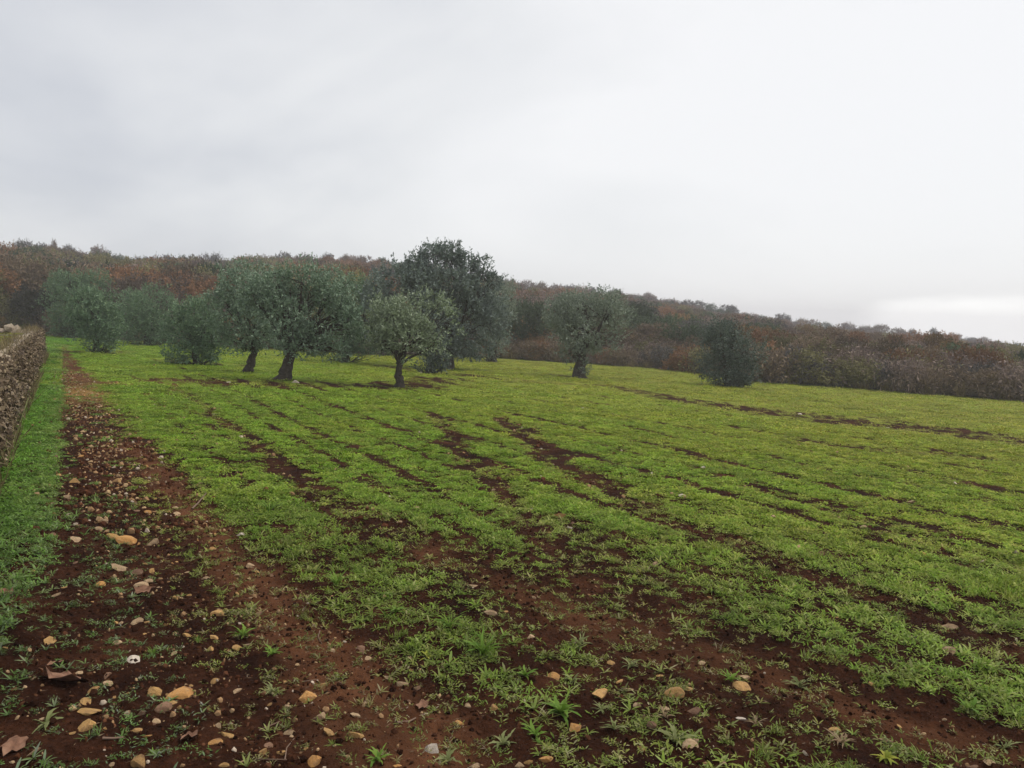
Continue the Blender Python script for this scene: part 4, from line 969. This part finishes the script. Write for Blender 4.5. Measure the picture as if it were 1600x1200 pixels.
    B3 = np.c_[np.where(foot, .82+wr.random(n3_)*.1, .5+wr.normal(size=n3_)*.1), ly, np.where(foot, .0, .86)+slope*ly]
    V3, F3, T3 = rhombs(B3, np.c_[wr.normal(size=n3_)*.4, wr.normal(size=n3_)*.5, np.ones(n3_)], wr.uniform(.1, .34, n3_), wr.uniform(.006, .012, n3_), wr.random(n3_))
    o3 = obj('dry_wall_grass', mesh_np('dry_wall_grass', V3, F3, dict(tone=T3)), m_dry, loc=tuple(root.location)); o3.rotation_euler = root.rotation_euler
    tag(o3, 'straw-coloured grass on and at the foot of the wall', 'grass', kind='stuff')
    tag(o, 'tangle of dead brown creeper hanging on the wall', 'creeper', kind='stuff')
wall()

# ------------------------------------------------------------------ plants of the foreground that can be picked out
m_big = leaf_mat('rosette_leaf', [(0.10, 0.19, 0.025), (0.15, 0.25, 0.035), (0.2, 0.3, 0.05)], transl=0.3)
m_gre = leaf_mat('rosette_leaf_grey', [(0.15, 0.175, 0.06), (0.21, 0.23, 0.085), (0.27, 0.285, 0.12)], transl=0.3)
m_yel = leaf_mat('rosette_leaf_yellow', [(0.2, 0.24, 0.03), (0.3, 0.31, 0.04), (0.38, 0.36, 0.06)], transl=0.3)
m_tan = leaf_mat('rosette_leaf_dry', [(0.2, 0.13, 0.07), (0.28, 0.2, 0.11), (0.36, 0.27, 0.16)], transl=0.2)
def leaf_shape(rs, wr, lobed):
    V, Fc, T = strip_leaf(1.0, wr, rs.uniform(.25, .6), rs.uniform(.6, 1.4), 0, 0, seg=8)
    V = V.reshape(-1, 2, 3); 
    V[1:-1:2, :, 1] *= 0.5 if lobed else 0.75; V[:, :, 1] += 0.05*np.sin(np.linspace(0, 5, len(V))+rs.random()*6)[:, None]
    V[:, :, 2] += np.abs(V[:, :, 1])*0.35
    V = V.reshape(-1, 3); return V, Fc
LEAFS = {}
for key, wr_, mt in [('big', .21, m_big), ('grey', .18, m_gre), ('yellow', .36, m_yel), ('dry', .11, m_tan), ('fine', .07, m_big)]:
    LEAFS[key] = []
    for i in range(4):
        rs = np.random.default_rng(700+i); V, Fc = leaf_shape(rs, wr_*rs.uniform(.85, 1.2), key in ('big', 'grey') and i % 2)
        me = mesh_np('leaf', V, Fc, dict(tone=np.full(len(V), (i+.5)/4)), True); me.materials.append(mt); LEAFS[key].append(me)
def rosette(px, py, wpx, key, label, n=11, name='weed_rosette', upright=0.0):
    x, y = ground_hit([px], [py]); x, y = x[0], y[0]; w = wpx*math.hypot(math.hypot(x, y), EYE)/F_PX
    r = empty(name, (x, y, float(gz(x, y)[0])))
    a = random.random()*6.28
    n = int(n*1.35)
    for i in range(n):
        c = bpy.data.objects.new('leaf', random.choice(LEAFS[key])); COL.objects.link(c); c.parent = r
        L = w*0.5*random.uniform(.5, 1.15); c.scale = (L, L, L)
        inner = i/n
        c.rotation_euler = (random.gauss(0, .15), -(upright+random.uniform(-.15, .25)+inner*.5), a+i*2.4+random.gauss(0, .2))
    tag(r, label, 'weed', 'weeds that stand out in the foreground'); return r
ROS = [(755, 1022, 95, 'fine', 'bright green feathery clump, greenest in the centre foreground', 30, .35), (878, 1112, 78, 'big', 'big lush green rosette right of bottom centre', 18, .2), (838, 1148, 60, 'big', 'green rosette touching the orange stone at lower centre', 12, .1),
 (700, 985, 75, 'fine', 'bright green clump just above the greenest feathery one', 24, .35), (618, 960, 50, 'big', 'pale green rosette on the left of the weedy strip', 12, .1), (668, 1028, 30, 'yellow', 'yellow-green broad-leaved seedling at the strip edge', 7, .2),
 (1055, 1160, 70, 'grey', 'grey-green rosette with spread leaves beside the cream stone, bottom right of centre', 11, .15), (960, 1142, 55, 'grey', 'grey-green rosette between the two lower ochre stones', 10, .1), (940, 1110, 45, 'grey', 'small grey rosette under the widest ochre stone', 9, .1),
 (700, 1180, 55, 'grey', 'grey-green rosette on the bottom edge beside the whitest stone', 10, .1), (590, 1185, 60, 'big', 'leafy green weed at the bottom edge left of the whitest stone', 13, .2), (785, 1160, 60, 'grey', 'sprawling grey-green weed right of the whitest stone', 11, .05),
 (240, 1018, 38, 'fine', 'small green tuft next to the white stone on the track', 14, .4), (70, 1128, 60, 'grey', 'pale spidery rosette near the bottom left corner', 8, 0), (240, 1172, 28, 'big', 'tiny green rosette by the bottom edge, lower left', 9, .1),
 (380, 995, 50, 'big', 'green weed beside the right wheel track', 12, .2), (310, 1000, 36, 'fine', 'small green tuft left of the wheel track', 12, .3), (425, 1022, 46, 'big', 'green weed on the strip left of the bare wheel track', 11, .15),
 (425, 1075, 44, 'grey', 'grey-green weed at the wheel track edge, lower', 10, .1), (1315, 1160, 60, 'dry', 'dried straw-coloured rosette on red soil, lower right', 12, .2), (1040, 1118, 40, 'dry', 'withered pinkish rosette among the ochre stones', 10, .25),
 (1385, 1185, 46, 'yellow', 'yellowish weed at the bottom edge, right', 10, .1), (1570, 1165, 50, 'grey', 'grey-green weed in the bottom right corner', 10, .15), (1515, 1110, 56, 'big', 'green weed near the right edge above the cream corner stone', 12, .25),
 (1142, 1060, 40, 'big', 'green tuft left of an ochre stone at lower right', 10, .3), (820, 1060, 48, 'big', 'mid-green rosette left of the widest ochre stone', 11, .2), (895, 1062, 44, 'grey', 'grey rosette above the widest ochre stone', 10, .15),
 (905, 1010, 60, 'grey', 'olive-green rosette on dark soil above the stones', 12, .2), (525, 915, 64, 'fine', 'vivid green clump on the left edge of the weedy strip', 22, .4), (420, 800, 60, 'fine', 'vivid green clump beside the wheel track in the middle distance', 22, .45),
 (1598, 1128, 22, 'yellow', 'yellow leafy sprig on the right edge', 6, .4), (1250, 1065, 56, 'grey', 'olive weed on the bare red soil right of centre', 12, .15), (985, 1040, 44, 'grey', 'spread grey weed over the flat pinkish stone', 10, .1), (1180, 1130, 42, 'dry', 'dry brown weed beside the small white stone', 10, .2)]
for px, py, w, k, lab, n_, up_ in ROS: rosette(px, py, w, k, lab, n_, upright=up_)

# ------------------------------------------------------------------ dead leaves, twigs, stalks
m_dl, t, b = mat_new('dead_leaf'); nn = noise(t, 30, 4); r = ramp(t, [(.1, .05, .03), (.2, .1, .06), (.28, .16, .1)], [.3, .5, .7]); t.links.new(nn.outputs[0], r.inputs[0]); t.links.new(r.outputs[0], b.inputs['Base Color'])
def dead_leaf(px, py, wpx, label, seed):
    rs = np.random.default_rng(seed); x, y = ground_hit([px], [py]); x, y = x[0], y[0]; w = wpx*math.hypot(math.hypot(x, y), EYE)/F_PX
    k = 14; ang = np.arange(k)/k*2*np.pi; rr = 0.5*(1+0.22*np.cos(ang*5)+rs.normal(size=k)*.07)
    V = [(0, 0, .05)]; V += [(rr[i]*math.cos(ang[i])*.5, rr[i]*.62*math.sin(ang[i])*.5, .07+rs.normal()*.03) for i in range(k)]; V += [(rr[i]*math.cos(ang[i]), rr[i]*.62*math.sin(ang[i]), .12+.12*math.sin(ang[i])+rs.normal()*.07) for i in range(k)]
    Fc = [(0, 1+i, 1+(i+1) % k) for i in range(k)] + [(1+i, 1+k+i, 1+k+(i+1) % k, 1+(i+1) % k) for i in range(k)]
    me = bpy.data.meshes.new('dead_leaf'); me.from_pydata([tuple(np.array(v)*w) for v in V], [], Fc); me.update()
    me.polygons.foreach_set('use_smooth', np.full(len(me.polygons), True))
    o = obj('dead_leaf', me, m_dl, loc=(x, y, float(gz(x, y)[0])+.008)); o.rotation_euler = (rs.normal()*.2, rs.normal()*.2, rs.random()*6)
    tag(o, label, 'leaf', 'dead leaves on the soil')
dead_leaf(98, 1058, 58, 'large crumpled brown leaf on the track at lower left', 1)
dead_leaf(90, 1035, 24, 'small curled brown leaf above the large crumpled one', 2)
dead_leaf(296, 1150, 36, 'curled grey-brown leaf near the bottom, left of the upright orange stone', 3)
dead_leaf(8, 927, 24, 'orange-brown leaf lying in the grass strip at the left edge', 4)
dead_leaf(20, 1165, 40, 'grey withered leaf in the bottom left corner', 5)
dead_leaf(225, 922, 24, 'tan leaf among the stones in the middle of the track', 6)
dead_leaf(660, 1095, 26, 'withered leaf on bare soil left of the small orange stone', 7)
m_tw, t, b = mat_new('dry_twig'); b.inputs['Base Color'].default_value = (.2, .13, .09, 1)
def twig(pts, label, r=0.003, lift=0.008, name='twig', mat=None, hs=None):
    p = []
    for i, (px, py) in enumerate(pts):
        x, y = ground_hit([px], [py]); z = float(gz(x, y)[0])+lift; p.append((x[0], y[0], z))
    p = np.array(p); c = p[0].copy(); p = p-c
    me = tube_mesh(name, [tube(p, np.linspace(r, r*.5, len(p)), 5)])
    o = obj(name, me, mat or m_tw, loc=tuple(c)); tag(o, label, 'twig', 'twigs on the soil'); return o
twig([(620, 1125), (640, 1118), (662, 1108)], 'pale stick lying left of the small orange stone', .006)
twig([(405, 1137), (420, 1133), (437, 1128)], 'pale straight twig on red soil, lower left of centre', .004)
twig([(445, 1190), (448, 1170), (460, 1150)], 'thin curved twig left of the upright orange stone', .003)
twig([(160, 1160), (178, 1158), (193, 1153)], 'pale forked stick near the bottom left', .006)
twig([(300, 795), (310, 786), (322, 776)], 'dry stalk lying across the wheel track edge', .009, .03)
twig([(500, 985), (497, 995), (503, 1003)], 'hooked pale stem at the left edge of the weeds', .003)
twig([(470, 1058), (483, 1060), (497, 1056)], 'thin wavy twig above the triangular orange stone', .003)
twig([(690, 1040), (698, 1050), (700, 1046)], 'pale curl of stem by the yellow-green seedling', .003)
twig([(400, 1182), (425, 1188), (448, 1191)], 'long thin twig at the bottom, left of the upright orange stone', .003)
twig([(1455, 1045), (1460, 1055), (1468, 1066)], 'short twig on red soil at lower right', .003)
# tall pale grass stalk standing by the wall
x, y = ground_hit([24], [695]); x, y = x[0], y[0]
st = empty('grass_stalk', (x, y, float(gz(x, y)[0])))
m_st, t, b = mat_new('green_stalk'); b.inputs['Base Color'].default_value = (.3, .34, .13, 1)
obj('stem', tube_mesh('stem', [tube([(0, 0, 0), (.03, .02, .22), (.08, .05, .42), (.12, .08, .58)], [.006, .005, .004, .002], 5)]), m_st, st)
V, Fc, T = rhombs(np.array([[0, 0, .02], [.03, .02, .22], [.05, .03, .3], [.1, .07, .5]]), np.array([[-.3, .2, .6], [.3, -.1, .5], [-.2, .1, .6], [.3, .2, .8]]), [.22, .16, .14, .12], [.012]*4, np.array([.3, .5, .7, .9]))
obj('leaf', mesh_np('leaf', V, Fc, dict(tone=T)), m_dry, st)
tag(st, 'tall pale grass stalk standing at the foot of the wall', 'grass')

# ------------------------------------------------------------------ haze
HZ = 0.0013
m_h = bpy.data.materials.new('haze'); m_h.use_nodes = True; t = m_h.node_tree; t.nodes.clear()
oo = t.nodes.new('ShaderNodeOutputMaterial'); pv = t.nodes.new('ShaderNodeVolumePrincipled'); pv.inputs['Density'].default_value = HZ
pv.inputs['Color'].default_value = (0.97, 0.96, 1.0, 1); t.links.new(pv.outputs[0], oo.inputs['Volume'])
if HZ > 0:
    import bmesh
    bm = bmesh.new(); bmesh.ops.create_cube(bm, size=1); me = bpy.data.meshes.new('haze'); bm.to_mesh(me); bm.free()
    hz = obj('haze', me, m_h); hz.scale = (1330, 1330, 34); hz.location = (0, 0, 14.0-17)
    tag(hz, 'thin damp haze over the field and hillside', 'haze', kind='stuff')

print('max z', max((o.matrix_world @ Vector(c)).z for o in SC.objects if o.type == 'MESH' and o.name != 'haze' for c in o.bound_box))
